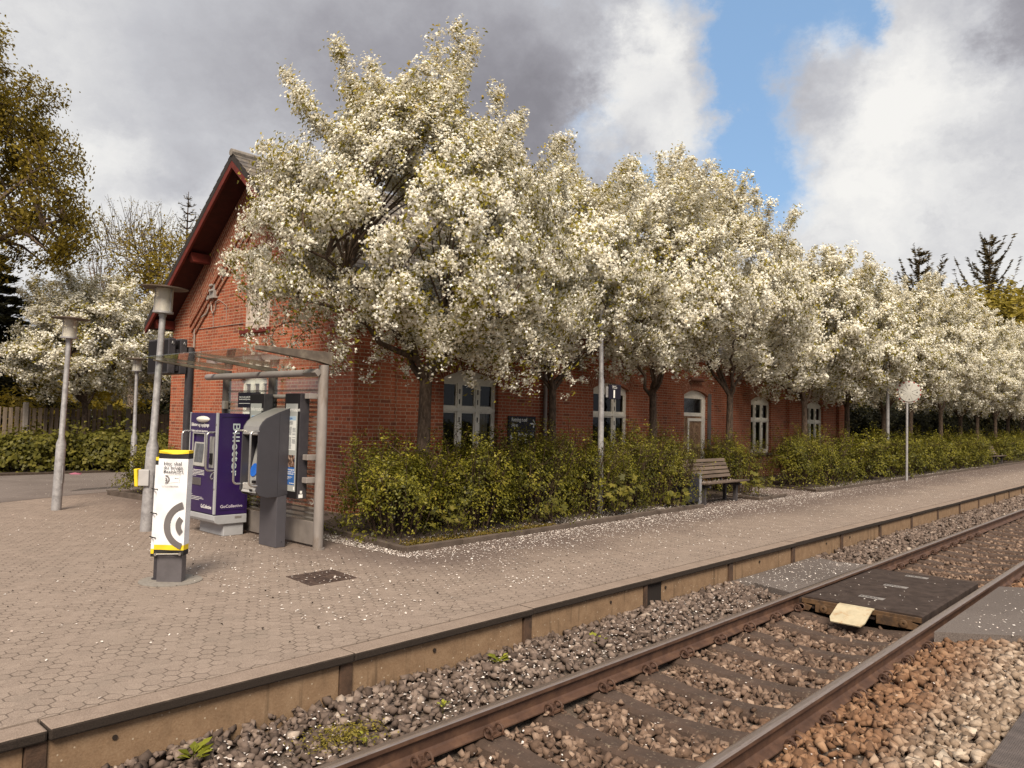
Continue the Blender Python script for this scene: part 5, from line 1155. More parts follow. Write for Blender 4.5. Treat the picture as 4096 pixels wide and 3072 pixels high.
def bez(p0, p1, p2, n):
    t = np.linspace(0, 1, n)[:, None]; return (1 - t) ** 2 * p0 + 2 * t * (1 - t) * p1 + t * t * p2
class Tree:
    """trunk, limbs and twigs reaching into an envelope of ellipsoids; flowers and leaves set along the twigs"""
    def __init__(s, seed, trunk_h, blobs, r0=.13, n_limb=6, n_sec=70, n_twig=420, lean=(0, 0), shoots=60, droop=.25, hang=0, fork=.25, shoot_len=(.5, 1.1)):
        g = np.random.default_rng(seed); s.g = g; s.mb = MB(); s.tw = []
        C = np.array([b[0] for b in blobs], float); S = np.array([b[1] for b in blobs], float)
        w = np.array([b[2] if len(b) > 2 else s_[0] * s_[2] for b, s_ in zip(blobs, S)], float); w /= w.sum()
        def sample(n, lo, hi):
            k = g.choice(len(C), n, p=w); d = unit(g.normal(size=(n, 3))); q = (lo + (hi - lo) * g.random((n, 1)) ** .6)
            return C[k] + d * S[k] * q
        top = np.array([lean[0], lean[1], trunk_h]); n = 7
        tp = bez(np.zeros(3), np.array([lean[0] * .2 + g.normal(0, .03), g.normal(0, .03), trunk_h * .5]), top, n)
        s.mb.tube([tuple(p) for p in tp], [r0 * (1.18 if i == 0 else 1 - .22 * i / n) for i in range(n)], 12)
        nodes = []
        cen = C.mean(0)
        for k in range(n_limb):
            a = 2 * math.pi * (k + g.uniform(-.3, .3)) / n_limb; tgt = sample(40, .35, .8); d = unit(tgt - top)
            best = tgt[np.argmax(d[:, 0] * math.cos(a) + d[:, 1] * math.sin(a) + .25 * d[:, 2])] if k < n_limb - 1 else top + (sample(60, .5, .9) - top)[np.argmax(sample(60, .5, .9)[:, 2])] * 1.
            st = tp[-1] - np.array([0, 0, g.uniform(0, fork)])
            mid = st + (best - st) * .45 + np.array([0, 0, .35 * np.linalg.norm(best - st) * .5])
            P = bez(st, mid, best, 9); P[1:-1] += g.normal(0, .035, P[1:-1].shape)
            s.mb.tube([tuple(p) for p in P], list(np.linspace(r0 * .46, r0 * .15, 9)), 8)
            nodes += [(p, r0 * .5 * (1 - i / 9.)) for i, p in enumerate(P) if i > 1]
        NP = np.array([p for p, _ in nodes]); sec = sample(n_sec, .45, .9); new = []
        for tgt in sec:
            dd = np.linalg.norm(NP - tgt, axis=1) + .6 * np.maximum(0, NP[:, 2] - tgt[2]); st = NP[np.argmin(dd)]
            mid = st + (tgt - st) * .5 + np.array([0, 0, .18 * np.linalg.norm(tgt - st)]) + g.normal(0, .07, 3)
            P = bez(st, mid, tgt, 7); P[1:-1] += g.normal(0, .02, P[1:-1].shape)
            s.mb.tube([tuple(p) for p in P], list(np.linspace(r0 * .2, r0 * .07, 7)), 5); new += list(P[2:])
        NP = np.concatenate([NP, np.array(new)]) if len(new) else NP
        # twigs end near the outside of the envelope
        tw = sample(n_twig * 2, .72, 1.04); inside = np.zeros(len(tw), bool)
        for c, sc in zip(C, S): inside |= np.linalg.norm((tw - c) / sc, axis=1) < .66
        tw = tw[~inside][:n_twig]
        for tgt in tw:
            dd = np.linalg.norm(NP - tgt, axis=1); st = NP[np.argmin(dd + g.uniform(0, .25, len(dd)))]
            Ln = np.linalg.norm(tgt - st); out = tgt - cen; out[2] = 0
            mid = st + (tgt - st) * .55 + np.array([0, 0, droop * Ln]) + g.normal(0, .06, 3)
            s.tw.append(bez(st, mid, tgt, 6))
        # long shoots that break the outline
        tips = sample(shoots * 6, .95, 1.02); o = unit(tips - cen); sel = tips[np.argsort(-(o[:, 2] + .5 * g.random(len(o))))][:shoots] if shoots else []
        for p in sel:
            d = p - cen; d = d / np.linalg.norm(d) + np.array([0, 0, .45]) + g.normal(0, .42, 3); L_ = g.uniform(*shoot_len)
            e = p + d / np.linalg.norm(d) * L_; mid = (p + e) / 2 + g.normal(0, .07, 3); P_ = bez(p - d * .25, mid, e, 7); s.tw += [P_, P_]
        for k in range(hang):
            p = sample(30, .9, 1.); p = p[np.argmin(p[:, 2] + g.random(30) * .8)]; out = p - cen; out[2] = 0; out /= np.linalg.norm(out) + 1e-6
            e = p + out * g.uniform(.1, .5) + np.array([0, 0, -g.uniform(.3, .8)]); s.tw.append(bez(p - out * .2, p + out * .25, e, 7))
        for P in s.tw: s.mb.tube([tuple(p) for p in P], list(np.linspace(r0 * .075, r0 * .03, len(P))), 3, caps=False)
        s.cen = cen
    def along(s, n, lo=.25, spread=.05, clump=6, cs=.045):
        """positions clustered along twigs and the outward direction there"""
        g = s.g; nc = max(1, n // clump); L = np.array([np.linalg.norm(P[-1] - P[0]) for P in s.tw]) + .15; k = g.choice(len(s.tw), nc, p=L / L.sum()); t = lo + (1 - lo) * g.random(nc)
        TW = [np.asarray(P) for P in s.tw]; out = np.empty((nc, 3))
        for i in range(nc):
            P = TW[k[i]]; q = t[i] * (len(P) - 1); j = min(int(q), len(P) - 2); out[i] = P[j] + (P[j + 1] - P[j]) * (q - j)
        out += g.normal(0, spread, out.shape)
        pos = np.repeat(out, clump, 0) + g.normal(0, cs, (nc * clump, 3)); nr = unit(pos - s.cen) + g.normal(0, .5, pos.shape)
        return pos, nr
def wood(T, parent, mat, name='trunk'):
    return T.mb_build if False else T.mb.build(name, mat, parent, org=(0, 0, 0), smooth=60)
def foliage(name, pos, nr, size, aspect, mat, parent, g, fold=.12, cross=False, rnd=None):
    n = len(pos); sz = size * np.exp(g.normal(0, .22, n)); tn = g.normal(size=(n, 3)); V, F = rhombi(pos, nr, sz, aspect, fold, tn)
    r = np.clip(g.beta(2.2, 2.2, n) if rnd is None else rnd, 0, 1)
    if cross:
        nr_ = unit(nr); t2 = np.cross(nr_, unit(tn - nr_ * np.sum(unit(tn) * nr_, axis=1, keepdims=True))); V2, F2 = rhombi(pos + nr_ * .003, nr_, sz, aspect, fold, t2)
        F = np.concatenate([F, F2 + len(V)]); V = np.concatenate([V, V2]); r = np.concatenate([r, r])
    return npmesh(name, V, F, mat, parent, (0, 0, 0), r)

GT = 'white blossoming trees in a row along the platform'
def blossom_tree(label, loc, T, n_fl, n_lf, fs, name='blossoming_tree', group=GT, cs=.043):
    t_ = thing(name, label, 'tree', (0, 0, 0), group); wood(T, t_, bark); g = T.g
    p, nr = T.along(n_fl, .12, .055, 11, cs)
    patch = np.sin(p[:, 0] * 2.1 + 1) * np.sin(p[:, 1] * 2.4) * np.sin(p[:, 2] * 2.2 + .5)
    keep = g.random(len(p)) < np.clip(.9 + .6 * patch, .4, 1.); p, nr = p[keep], nr[keep]
    foliage('blossom', p, nr, fs, .50, blossom, t_, g, .16, cross=True)
    p, nr = T.along(n_lf, .1, .06, 2, .06); zt = (p[:, 2] - 2.2) / 6.
    up = np.repeat(g.random(len(p) // 2), 2)[:len(p)]; foliage('leaves', p, nr, .066 if fs < .07 else .09, .48, bl_leaf, t_, g, .2, rnd=np.clip(g.beta(2, 2.5, len(p)) * .75 + np.clip(zt, 0, 1) * .35, 0, 1))
    t_.location = loc; return t_
h0 = ZP
T1 = Tree(101, 2.45, [((.0, 0, 4.15), (2.85, 2.5, 1.2)), ((.1, .1, 4.95), (2.45, 2.1, 1.35)), ((-.15, 0, 5.75), (1.5, 1.4, 1.0), 2.6), ((-1.7, .3, 3.9), (1.5, 1.4, .95)), ((1.5, -.8, 3.9), (1.2, 1.2, .95)), ((1.0, .2, 5.25), (1.1, .9, .8), 1.4), ((-.1, .1, 6.2), (.85, .8, .75), 1.3), ((-.5, -1.3, 3.35), (1.35, 1.1, .6), 1.8), ((.9, -1.2, 3.3), (1.1, 1.0, .55), 1.4), ((-1.6, .4, 5.0), (1.2, 1.1, .9))], r0=.118, n_limb=7, n_sec=110, n_twig=900, shoots=46, hang=50, lean=(.05, 0), shoot_len=(.45, 1.05))
tree1 = blossom_tree('tallest white blossoming tree, right behind the shelter, with plumes above the roof', (7.98, 9.25, ZP), T1, 200000, 36000, .047)
T2 = Tree(202, 2.4, [((0, 0, 4.3), (2.15, 2.1, 1.15)), ((.1, .1, 4.8), (1.8, 1.75, 1.3)), ((.5, .2, 5.6), (1.1, 1.1, .85)), ((-1.0, .7, 3.95), (1.1, 1.1, .8)), ((1., -.7, 3.95), (1.2, 1.2, .8))], r0=.085, n_limb=6, n_sec=80, n_twig=600, shoots=34, hang=22, lean=(.02, 0))
tree2 = blossom_tree('white blossoming tree in front of the drainpipe and the direction sign', (11.2, 9.3, ZP), T2, 96000, 19000, .056)
T3 = Tree(303, 2.45, [((0, 0, 4.35), (2.3, 2.2, 1.15)), ((.2, .1, 5.1), (2.0, 1.9, 1.5)), ((.5, .2, 6.1), (1.25, 1.2, 1.0)), ((-1.2, -.8, 3.95), (1.1, 1.1, .75)), ((1.1, .8, 4.0), (1.2, 1.2, .75))], r0=.095, n_limb=6, n_sec=80, n_twig=620, shoots=40, hang=22, lean=(-.03, .02))
tree3 = blossom_tree('white blossoming tree between the second window and the boarded door', (14.8, 9.3, ZP), T3, 96000, 19000, .060)
TF = Tree(404, 2.45, [((0, 0, 4.2), (2.25, 2.2, 1.2)), ((0, 0, 5.0), (2.0, 2.0, 1.4)), ((.2, .1, 5.8), (1.4, 1.4, .95)), ((-1.1, .7, 3.8), (1.2, 1.2, .8)), ((1.2, -.6, 3.8), (1.2, 1.2, .8))], r0=.10, n_limb=6, n_sec=60, n_twig=460, shoots=46, hang=20)
treeF = blossom_tree('white blossoming tree beside the first window right of the boarded door', (23.25, 9.3, ZP), TF, 66000, 15000, .074, cs=.06)
dup(tree3, (18.15, 9.2, ZP), 2.2, 'white blossoming tree whose trunk stands right behind the slatted bench', (1.02, 1.02, 1.05))
dup(treeF, (26.9, 9.3, ZP), 1.3, 'white blossoming tree in front of the last window of the station', 1.0)
far = [(30.8, 'white blossoming tree at the right-hand end corner of the station'), (34.6, 'white blossoming tree right behind the round mirror'), (38.4, 'white blossoming tree whose low crown hangs just right of the round mirror'), (42.4, 'white blossoming tree with the leaning dark trunk left of the far bench'),
       (46.4, 'white blossoming tree rising beside the far bench'), (49.8, 'white blossoming tree just beyond the far bench'), (53.8, 'second white blossoming tree beyond the far bench'), (58.6, 'blossoming tree cut by the right edge of the photo'), (64.0, 'hazy last blossoming tree far down the row')]
for k, (x, lb) in enumerate(far): dup(tree3 if k % 3 == 1 else treeF, (x, 9.3 + .1 * math.sin(k * 2.1), ZP), 2.4 + k * 1.9, lb, (1.03, 1.03, .97 + .04 * (k % 3)))
# the two blossoming trees in front of the left fence, and one behind
GL = 'white blossoming trees behind the left hedge'
dup(treeF, (8.5, 25.6, ZP - .15), .7, 'white blossoming tree behind the left hedge, nearest the frame edge', (1.0, 1.0, .84), GL)
dup(treeF, (12.3, 25.3, ZP - .15), 3.9, 'white blossoming tree behind the left hedge, next to the gable', (1.0, 1.0, .86), GL)

# ---- hedge shrubs
def shrub_mesh(seed, rx, ry, h, n, ls, mat, name, label, group, stems=26, wild=.5, asp=.55, low=.18, stemmat=None):
    g = np.random.default_rng(seed); t_ = thing(name, label, 'shrub', (0, 0, 0), group); mb = MB(); tips = []
    for k in range(stems):
        a = g.uniform(0, 6.28); r_ = g.random() ** .5; b = np.array([math.cos(a) * rx * .45 * r_, math.sin(a) * ry * .45 * r_, 0.]); e = np.array([math.cos(a) * rx * (.35 + .55 * r_), math.sin(a) * ry * (.35 + .55 * r_), h * g.uniform(.72, 1.04) * (1 - .12 * r_ * r_)])
        P = bez(b, (b + e) / 2 + np.array([g.normal(0, .06), g.normal(0, .06), h * .1]), e, 6); mb.tube([tuple(p) for p in P], list(np.linspace(.012, .004, 6)), 4); tips.append(P)
        for q in range(3):
            j = g.integers(2, 5); d = g.normal(0, .22, 3); d[2] = abs(d[2]) * .6; P2 = bez(P[j], P[j] + d * .5, P[j] + d + np.array([0, 0, .05]), 4); mb.tube([tuple(p) for p in P2], list(np.linspace(.006, .003, 4)), 3, caps=False); tips.append(P2)
    for k in range(int(stems * wild)):
        P = tips[g.integers(len(tips))]; d = g.normal(0, .10, 3); d[2] = g.uniform(.08, .26); P2 = bez(P[-1], P[-1] + d * .5, P[-1] + d, 4); mb.tube([tuple(p) for p in P2], list(np.linspace(.005, .002, 4)), 3, caps=False); tips.append(P2)
    mb.build('stems', stemmat or twig, t_, org=(0, 0, 0))
    nc = n // 5; u = unit(g.normal(size=(nc, 3))); u[:, 2] = np.abs(u[:, 2]) * 1.0 - .15; q = g.uniform(.80, 1.03, (nc, 1)); lump = 1 + .16 * np.sin(u[:, [0]] * 7 + seed) * np.sin(u[:, [1]] * 8 + 1) + .12 * np.sin(u[:, [2]] * 9 + u[:, [0]] * 5 + seed)
    pc = u * q * lump * np.array([rx, ry, h * .86]) + np.array([0, 0, h * .13]); pc[:, 2] = np.maximum(pc[:, 2], g.uniform(.02, .3, nc)); keep = g.random(nc) < np.clip((pc[:, 2] / h - low) * 2.2 + .25, .16, 1); pc = pc[keep]
    tp = np.array([P[g.integers(2, len(P))] if len(P) > 2 else P[-1] for P in tips for _ in range(max(1, nc // (3 * len(tips))))]); pc = np.concatenate([pc, tp + g.normal(0, .035, tp.shape)])
    p = np.repeat(pc, 5, 0) + g.normal(0, ls * .9, (len(pc) * 5, 3)); nr = unit(p - np.array([0, 0, h * .35])) + np.array([0, 0, .5]) + g.normal(0, .5, p.shape)
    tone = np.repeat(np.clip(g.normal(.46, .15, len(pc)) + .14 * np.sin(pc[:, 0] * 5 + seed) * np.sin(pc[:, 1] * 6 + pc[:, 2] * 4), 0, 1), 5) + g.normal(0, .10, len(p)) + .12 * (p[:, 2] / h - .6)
    foliage('foliage', p, nr, ls, asp, mat, t_, g, .16, rnd=tone); return t_
GH = 'green hedge shrubs along the platform bed'
hA = shrub_mesh(11, .92, .82, 1.30, 15000, .040, hedge_l, 'hedge_shrub', '', GH, stems=38, wild=1.3, low=.30)
hB = shrub_mesh(12, .85, .75, 1.36, 12500, .040, hedge_l, 'hedge_shrub', '', GH, stems=46, wild=1.3, low=.48)
hC = shrub_mesh(13, .98, .82, 1.30, 6500, .062, hedge_l, 'hedge_shrub', '', GH, stems=26, wild=1.2, low=.24)
hA.location = (6.98, 8.55, ZP); hA['label'] = 'leafy green shrub right beside the shelter post, first of the hedge'
hB.location = (11.3, 8.55, ZP); hB['label'] = 'green shrub with bare brown stems at the foot of the track number pole'
hC.location = (24.6, 8.75, ZP); hC['label'] = 'green hedge shrub just left of the pole of the round mirror'
for src, x, y, rz, sc, lb in [
    (hA, 8.30, 8.50, 1.2, (1.02, 1.02, 1.06), 'bright green shrub in front of the first blossoming trunk'), (hA, 9.15, 9.05, 2.9, (1., 1., 1.06), 'green shrub hiding the sill of the first window'),
    (hB, 9.75, 8.5, .6, (1.05, 1., 1.10), 'green shrub below the white framed first window, full of stems'), (hA, 7.55, 9.6, 4., (.9, .9, 1.0), 'shrub set back against the corner of the brick gable'),
    (hA, 10.5, 8.9, 5.1, (.9, .9, 1.14), 'tall shrub in front of the direction sign'), (hA, 12.35, 8.65, 2.2, (.86, .86, 1.06), 'green shrub just right of the track number pole'),
    (hB, 13.3, 8.75, 3.3, (.95, .95, 1.12), 'shrub between the second window and the litter bin'), (hB, 13.85, 8.35, 1.8, (.8, .62, 1.06), 'stemmy shrub closing the hedge behind the litter bin'),
    (hB, 15.6, 9.35, 5.6, (.8, .7, .95), 'thin stemmed shrub behind the backrest of the bench'), (hB, 17.75, 8.75, 2.6, (.9, .85, 1.02), 'shrub in the small bed right of the bench'), (hA, 18.6, 9.6, .4, (.9, .9, 1.0), 'shrub under the boarded door'),
    (hA, 21.15, 8.75, 3.6, (.98, .95, 1.16), 'dark green shrub opening the long hedge past the bench gap'), (hA, 22.7, 8.65, 2., (1.05, 1., 1.17), 'shrub below the third window in the long hedge'),
    (hC, 26.4, 8.7, 1., 1.12, 'shrub standing right behind the round mirror pole'), (hC, 28.2, 8.75, 2.4, 1.14, 'hedge shrub under the end corner of the station'), (hC, 30.1, 8.7, 4.4, 1.1, 'hedge shrub around the plain galvanised pole'),
    (hC, 32.1, 8.75, 5.3, 1.14, 'hedge shrub one step right of the plain pole'), (hC, 34.1, 8.7, .3, 1.1, 'shrub in the middle of the far hedge'), (hC, 36.2, 8.75, 3.3, 1.15, 'shrub at the centre right of the far hedge'), (hC, 38.3, 8.7, 4.9, 1.1, 'far hedge shrub two shrubs before the far bench'),
    (hC, 40.5, 8.75, 1.6, 1.12, 'far hedge shrub just before the far bench'), (hC, 42.7, 8.9, 2.7, 1.05, 'far hedge shrub left of the far bench'), (hC, 45.4, 9.5, 4.1, 1.1, 'far hedge shrub behind the far bench'), (hC, 48.2, 8.9, .9, 1.15, 'far hedge shrub right of the far bench'),
    (hC, 51., 9., 3.9, 1.2, 'yellowish far hedge shrub near the right edge'), (hC, 54, 9., 5.9, 1.2, 'hedge shrub cut by the right edge of the photo'), (hC, 57.5, 9., 2.9, 1.25, 'hazy hedge shrub farthest down the platform')]:
    dup(src, (x, y, ZP), rz, lb, sc)
# maple seedlings with big leaves at the foot of the hedge
def maple(label, loc, n, r_, h, ls=.13, name='maple_seedling', group='big leaved seedlings in the hedge'):
    g = np.random.default_rng(int(loc[0] * 100)); t_ = thing(name, label, 'seedling', (0, 0, 0), group); mb = MB()
    for k in range(5): a = g.uniform(0, 6.3); mb.tube([(0, 0, 0), (math.cos(a) * r_ * .3, math.sin(a) * r_ * .3, h * .6), (math.cos(a) * r_ * .7, math.sin(a) * r_ * .7, h)], [.006, .005, .003], 4)
    mb.build('stem', twig, t_, org=(0, 0, 0))
    pc = g.normal(size=(n, 3)) * np.array([r_ * .5, r_ * .5, h * .2]) + np.array([0, 0, h * .8]); nr = np.stack([g.normal(-.2, .35, n), g.normal(-.5, .35, n), np.full(n, .8)], 1)
    # a maple leaf: five lobes fanned in one plane
    Vs, Fs, o = [], [], 0
    nr = unit(nr); t0 = unit(np.cross(nr, g.normal(size=(n, 3)))); b0 = np.cross(nr, t0)
    for ang, l in ((0, 1.), (.75, .85), (-.75, .85), (1.5, .6), (-1.5, .6)):
        d = t0 * math.cos(ang) + b0 * math.sin(ang); V, F = rhombi(pc + d * ls * .5 * l, nr, np.full(n, ls * l), .42, .05, d); Vs.append(V); Fs.append(F + o); o += len(V)
    npmesh('leaves', np.concatenate(Vs), np.concatenate(Fs), maple_l, t_, (0, 0, 0), np.tile(g.random(n), 5)); t_.location = loc; return t_
maple('low maple seedling with drooping leaves under the hedge near the kerb', (9.65, 7.92, ZP + .02), 16, .28, .32)
maple('bright maple seedling half way along the first hedge bed', (11.45, 7.95, ZP + .02), 46, .42, .62)
maple('maple seedling beside the litter bin', (13.5, 8.0, ZP + .02), 22, .3, .30)
maple('maple seedling under the right end of the bench', (17.2, 7.95, ZP + .02), 26, .32, .42)
maple('broad leaved seedling near the shelter end of the hedge', (7.35, 7.8, ZP + .02), 26, .30, .42, .085)
maple('maple seedling sticking out of the far hedge by the mirror', (25.6, 8.0, ZP + .9), 20, .35, .3)

# ---- left hedge, yellow shrubs, gable shrub
GLH = 'big leaved hedge shrubs by the road'
lh = shrub_mesh(21, 1.35, .95, 1.12, 5200, .115, maple_l, 'hedge_shrub', 'big leaved hedge shrub at the left end by the road', GLH, stems=20, asp=.7, low=.05); lh.location = (6.5, 23.5, ZP)
dup(lh, (8.3, 23.35, ZP), 2., 'big leaved hedge shrub in the middle behind the lone lamp post', (.95, 1., 1.02)); dup(lh, (9.6, 23.3, ZP), 4.2, 'big leaved hedge shrub at the right end, behind the covered reader', (.9, .95, .98)); dup(lh, (5.0, 24.3, ZP), 5.2, 'big leaved hedge shrub running out of the left edge', (1, .95, .9))
ys = shrub_mesh(23, 1.0, .7, .95, 3200, .075, yellowl, 'yellow_shrub', 'golden yellow shrub behind the left hedge at the fence', 'golden shrubs near the gable', stems=14); ys.location = (12.1, 25.0, ZP)
dup(ys, (10.4, 21.0, ZP), 2., 'golden yellow shrub by the back corner of the gable', (.8, .8, .95))
gs = shrub_mesh(24, .75, .8, .95, 5200, .05, hedge_l, 'hedge_shrub', 'small green shrub at the foot of the gable behind the lamp post', 'shrubs at the foot of the gable', stems=16); gs.location = (6.75, 15.9, ZP)
dup(gs, (7.3, 14.6, ZP), 2., 'low shrub against the gable wall behind the dark pole', (.8, .9, .75)); dup(gs, (7.6, 17.6, ZP), 3.4, 'shrub at the back corner of the gable', (1, 1, .95))
dup(gs, (7.0, 13.2, ZP), 1., 'low shrub under the gable window behind the shelter', (.8, .9, .7))

# ---- fence
fen = pm('fence_board', (.23, .175, .13), .85, .3, 6, .4, 50, stretch=(1, 1, .12), stain=(.085, .065, .05), st_s=5); fpost = pm('fence_post', (.23, .20, .18), .85, .2, 6)
rf_ = random.Random(8)
def fence(label, x0, x1, y0, y1, z0, z1, step, gap, alt):
    t_ = thing('board_fence', label, 'fence', (x0, y0, ZP), 'board fences behind the left hedge'); u = Vector((x1 - x0, y1 - y0, 0)); Ln = u.length; u.normalize(); v = Vector((-u.y, u.x, 0)); mb = MB(); k = 0; x = 0.
    while x < Ln:
        o = -.03 if alt and k % 2 else 0.; mb.obox(Vector((x0, y0, 0)) + u * x + v * (o - .02) + Vector((0, 0, (z0 + z1) / 2 + rf_.uniform(-.02, .02))), u * (step - gap) / 2, v * .010, (0, 0, (z1 - z0) / 2)); x += step; k += 1
    for z in (z0 + .25, z1 - .3): mb.obox(Vector((x0, y0, z)) + u * Ln / 2 + v * .03, u * Ln / 2, v * .02, (0, 0, .04))
    mb.build('boards', fen, t_); x = 0.
    while x <= Ln + .01: mb = MB(); mb.obox(Vector((x0, y0, (ZP + z1 + .16) / 2)) + u * x - v * .05, u * .07, v * .06, (0, 0, (z1 + .16 - ZP) / 2)); mb.build('fence_post', fpost, t_, bevel=.02); x += 2.4
fence('weathered board fence with gaps between its boards behind the left hedge', 0., 10., 26.7, 26.7, .3, 1.98, .155, .05, True)
fence('closely boarded brown fence running up to the gable corner', 10.2, 17., 26.7, 25.6, .3, 1.86, .12, .015, False)

# ---- background trees
def leafy_tree(name, label, loc, T, n, ls, mat, group=None, asp=.6):
    t_ = thing(name, label, 'tree', (0, 0, 0), group); wood(T, t_, bark); p, nr = T.along(n, .15, ls * 1.2, 6, ls * 1.3); g = T.g
    foliage('crown', p, nr, ls, asp, mat, t_, g, .15); t_.location = loc; return t_
TB = Tree(501, 4.5, [((0, 0, 8.0), (4.0, 4.0, 2.8)), ((.5, -.4, 10.0), (2.7, 2.7, 2.1)), ((2.2, -2.0, 6.8), (2.4, 2.4, 1.6)), ((2.6, -1.6, 8.3), (2.2, 2.2, 1.5)), ((-2, 1, 6.8), (2.4, 2.4, 1.8))], r0=.32, n_limb=7, n_sec=90, n_twig=560, shoots=70, droop=.15, shoot_len=(.6, 1.4))
leafy_tree('olive_tree', 'big olive yellow tree filling the upper left edge', (3.9, 27.2, ZP), TB, 78000, .10, olive_l)
TS = Tree(502, 3., [((0, 0, 6.0), (3.4, 3.4, 2.4)), ((.5, 0, 8.0), (2.6, 2.6, 2.0))], r0=.25, n_limb=7, n_sec=60, n_twig=300, shoots=50, droop=.1, shoot_len=(.8, 1.8))
t_olive = leafy_tree('olive_tree', 'thin olive leaved tree behind the left blossom, beside the roof edge', (16.0, 38.0, ZP), TS, 9000, .15, olive_l)
tyg = leafy_tree('yellow_green_tree', 'yellow green tree above the blossom at the right edge', (69., 13.0, ZP), TS, 26000, .26, ygreen_l); tyg.scale = (1.5, 1.5, 1.12)
# bare tree: only limbs and fine twigs
Tb = Tree(503, 3.5, [((0, 0, 8.0), (3.6, 3.6, 3.2)), ((0, 0, 10.), (2.6, 2.6, 2.2))], r0=.24, n_limb=9, n_sec=130, n_twig=700, shoots=160, droop=-.05, shoot_len=(.8, 1.8))
tb = thing('bare_tree', 'bare fan shaped tree with fine twigs left of the gable', 'tree', (0, 0, 0)); wood(Tb, tb, barkmat('grey_twigs', (.14, .105, .08))); p, nr = Tb.along(2200, .5, .1, 2, .1); foliage('crown', p, nr, .10, .5, olive_l, tb, Tb.g); tb.location = (17.3, 45., ZP)
def conifer(name, label, loc, h, r_, seed, mat, levels=16, per=6, up=.25, dens=26, ns=.24, wind=0., base=.12):
    g = np.random.default_rng(seed); t_ = thing(name, label, 'conifer', (0, 0, 0)); mb = MB(); mb.tube([(0, 0, 0), (wind * .2, 0, h * .5), (wind, 0, h)], [h * .016, h * .009, .015], 8); PP, NN = [], []
    for k in range(levels):
        q = base + (1 - base) * k / levels; z = h * q; L_ = r_ * (1 - q) ** .8 * g.uniform(.75, 1.15) + .15
        for j in range(per):
            a = 6.283 * (j + g.uniform(-.3, .3)) / per + k; l = L_ * g.uniform(.6, 1.15); d = np.array([math.cos(a), math.sin(a), 0]); b = np.array([wind * q, 0, z]); e = b + d * l + np.array([wind * .35, 0, up * l * g.uniform(.5, 1.6)])
            P = bez(b, b + d * l * .6 + np.array([0, 0, -.05 * l]), e, 7); mb.tube([tuple(p) for p in P], list(np.linspace(.03, .008, 7)), 4, caps=False)
            m_ = int(dens * l / r_ * 3) + 4; tt = g.uniform(.2, 1., m_) * 6; jj = np.minimum(tt.astype(int), 5); pts = P[jj] + (P[jj + 1] - P[jj]) * (tt - jj)[:, None]; side = np.cross(d, [0, 0, 1.]); off = g.normal(0, .30 * l * .35, m_) * (1.1 - tt / 6)
            pts = pts + side * off[:, None] + np.stack([np.zeros(m_), np.zeros(m_), g.normal(.02, .05, m_) - np.abs(off) * .05], 1); PP.append(pts); NN.append(np.tile(d * .6, (m_, 1)) + side * np.sign(off)[:, None] * .8 + np.array([0, 0, .25]) + g.normal(0, .2, (m_, 3)))
    mb.build('trunk', twig, t_, org=(0, 0, 0), smooth=60); p = np.concatenate(PP); d = unit(np.concatenate(NN)); n = len(p)
    nr = unit(np.cross(d, unit(g.normal(size=(n, 3))))); V, F = rhombi(p, nr, ns * np.exp(g.normal(0, .25, n)), .22, .04, d); npmesh('needles', V, F, mat, t_, (0, 0, 0), np.clip(g.beta(2, 2, n), 0, 1)); t_.location = loc; return t_
conifer('conifer', 'sparse thin conifer rising behind the gable roof edge', (17.6, 39.5, ZP), 13.2, 2.4, 61, needle, 30, 4, .55, 14, .16)
conifer('conifer', 'wind swept dark conifer above the blossom, left one of the right pair', (76., 20.2, ZP), 18.6, 6.8, 62, needle, 15, 5, 1.0, 90, .42, 1.2, .3)
conifer('conifer', 'wind swept dark conifer at the right edge, the taller of the pair', (80., 15.4, ZP), 19.8, 7.2, 63, needle, 15, 5, 1.0, 90, .42, 1.5, .3)
conifer('conifer', 'dark dense spruce behind the fence at the left edge', (7.4, 32., ZP), 7.4, 3.2, 64, dark_l, 18, 8, -.08, 90, .36)
conifer('conifer', 'dark spruce at the far left frame edge behind the blossom', (4.6, 29.5, ZP), 5.8, 2.6, 65, dark_l, 16, 8, -.08, 90, .34)
# dark shrubs in the shade behind the tree row and the fence
ds = shrub_mesh(31, 2.4, 1.6, 3.2, 6000, .16, dark_l, 'dark_shrub', 'dark leafy shrub in the shade just past the end of the station', 'dark shrubs in the shade behind the tree row', stems=20); ds.location = (36., 13.0, ZP)
for k, (x, y, sc, lb) in enumerate([(40.5, 13.5, 1.0, 'dark shrub behind the trunks right of the round mirror'), (45., 13.2, 1.05, 'dark shrub behind the far bench hedge'), (50, 13.5, 1.1, 'dark shrub behind the last visible trunks'), (56, 13.8, 1.2, 'dark shrub at the right edge behind the trunks'), (63, 13.8, 1.35, 'farthest dark shrub behind the row'), (72, 12.5, 1.6, 'dark shrub closing the view at the end of the platform'),
                                    (38., 19, 1.7, 'tall dark shrub deep in the shade behind the mirror'), (48., 20, 1.9, 'tall dark shrub deep in the shade behind the far bench'), (60., 20, 2.1, 'tall dark shrub deep in the shade at the right')]): dup(ds, (x, y, ZP), k * 1.3, lb, sc)
dup(ds, (13.5, 29.2, ZP), 2., 'dark shrub behind the close boarded fence', (1.1, 1., 1.0), 'dark shrubs behind the left fence'); dup(ds, (18., 28., ZP), 1., 'dark shrub between fence and gable', (1.2, 1., 1.1), 'dark shrubs behind the left fence')
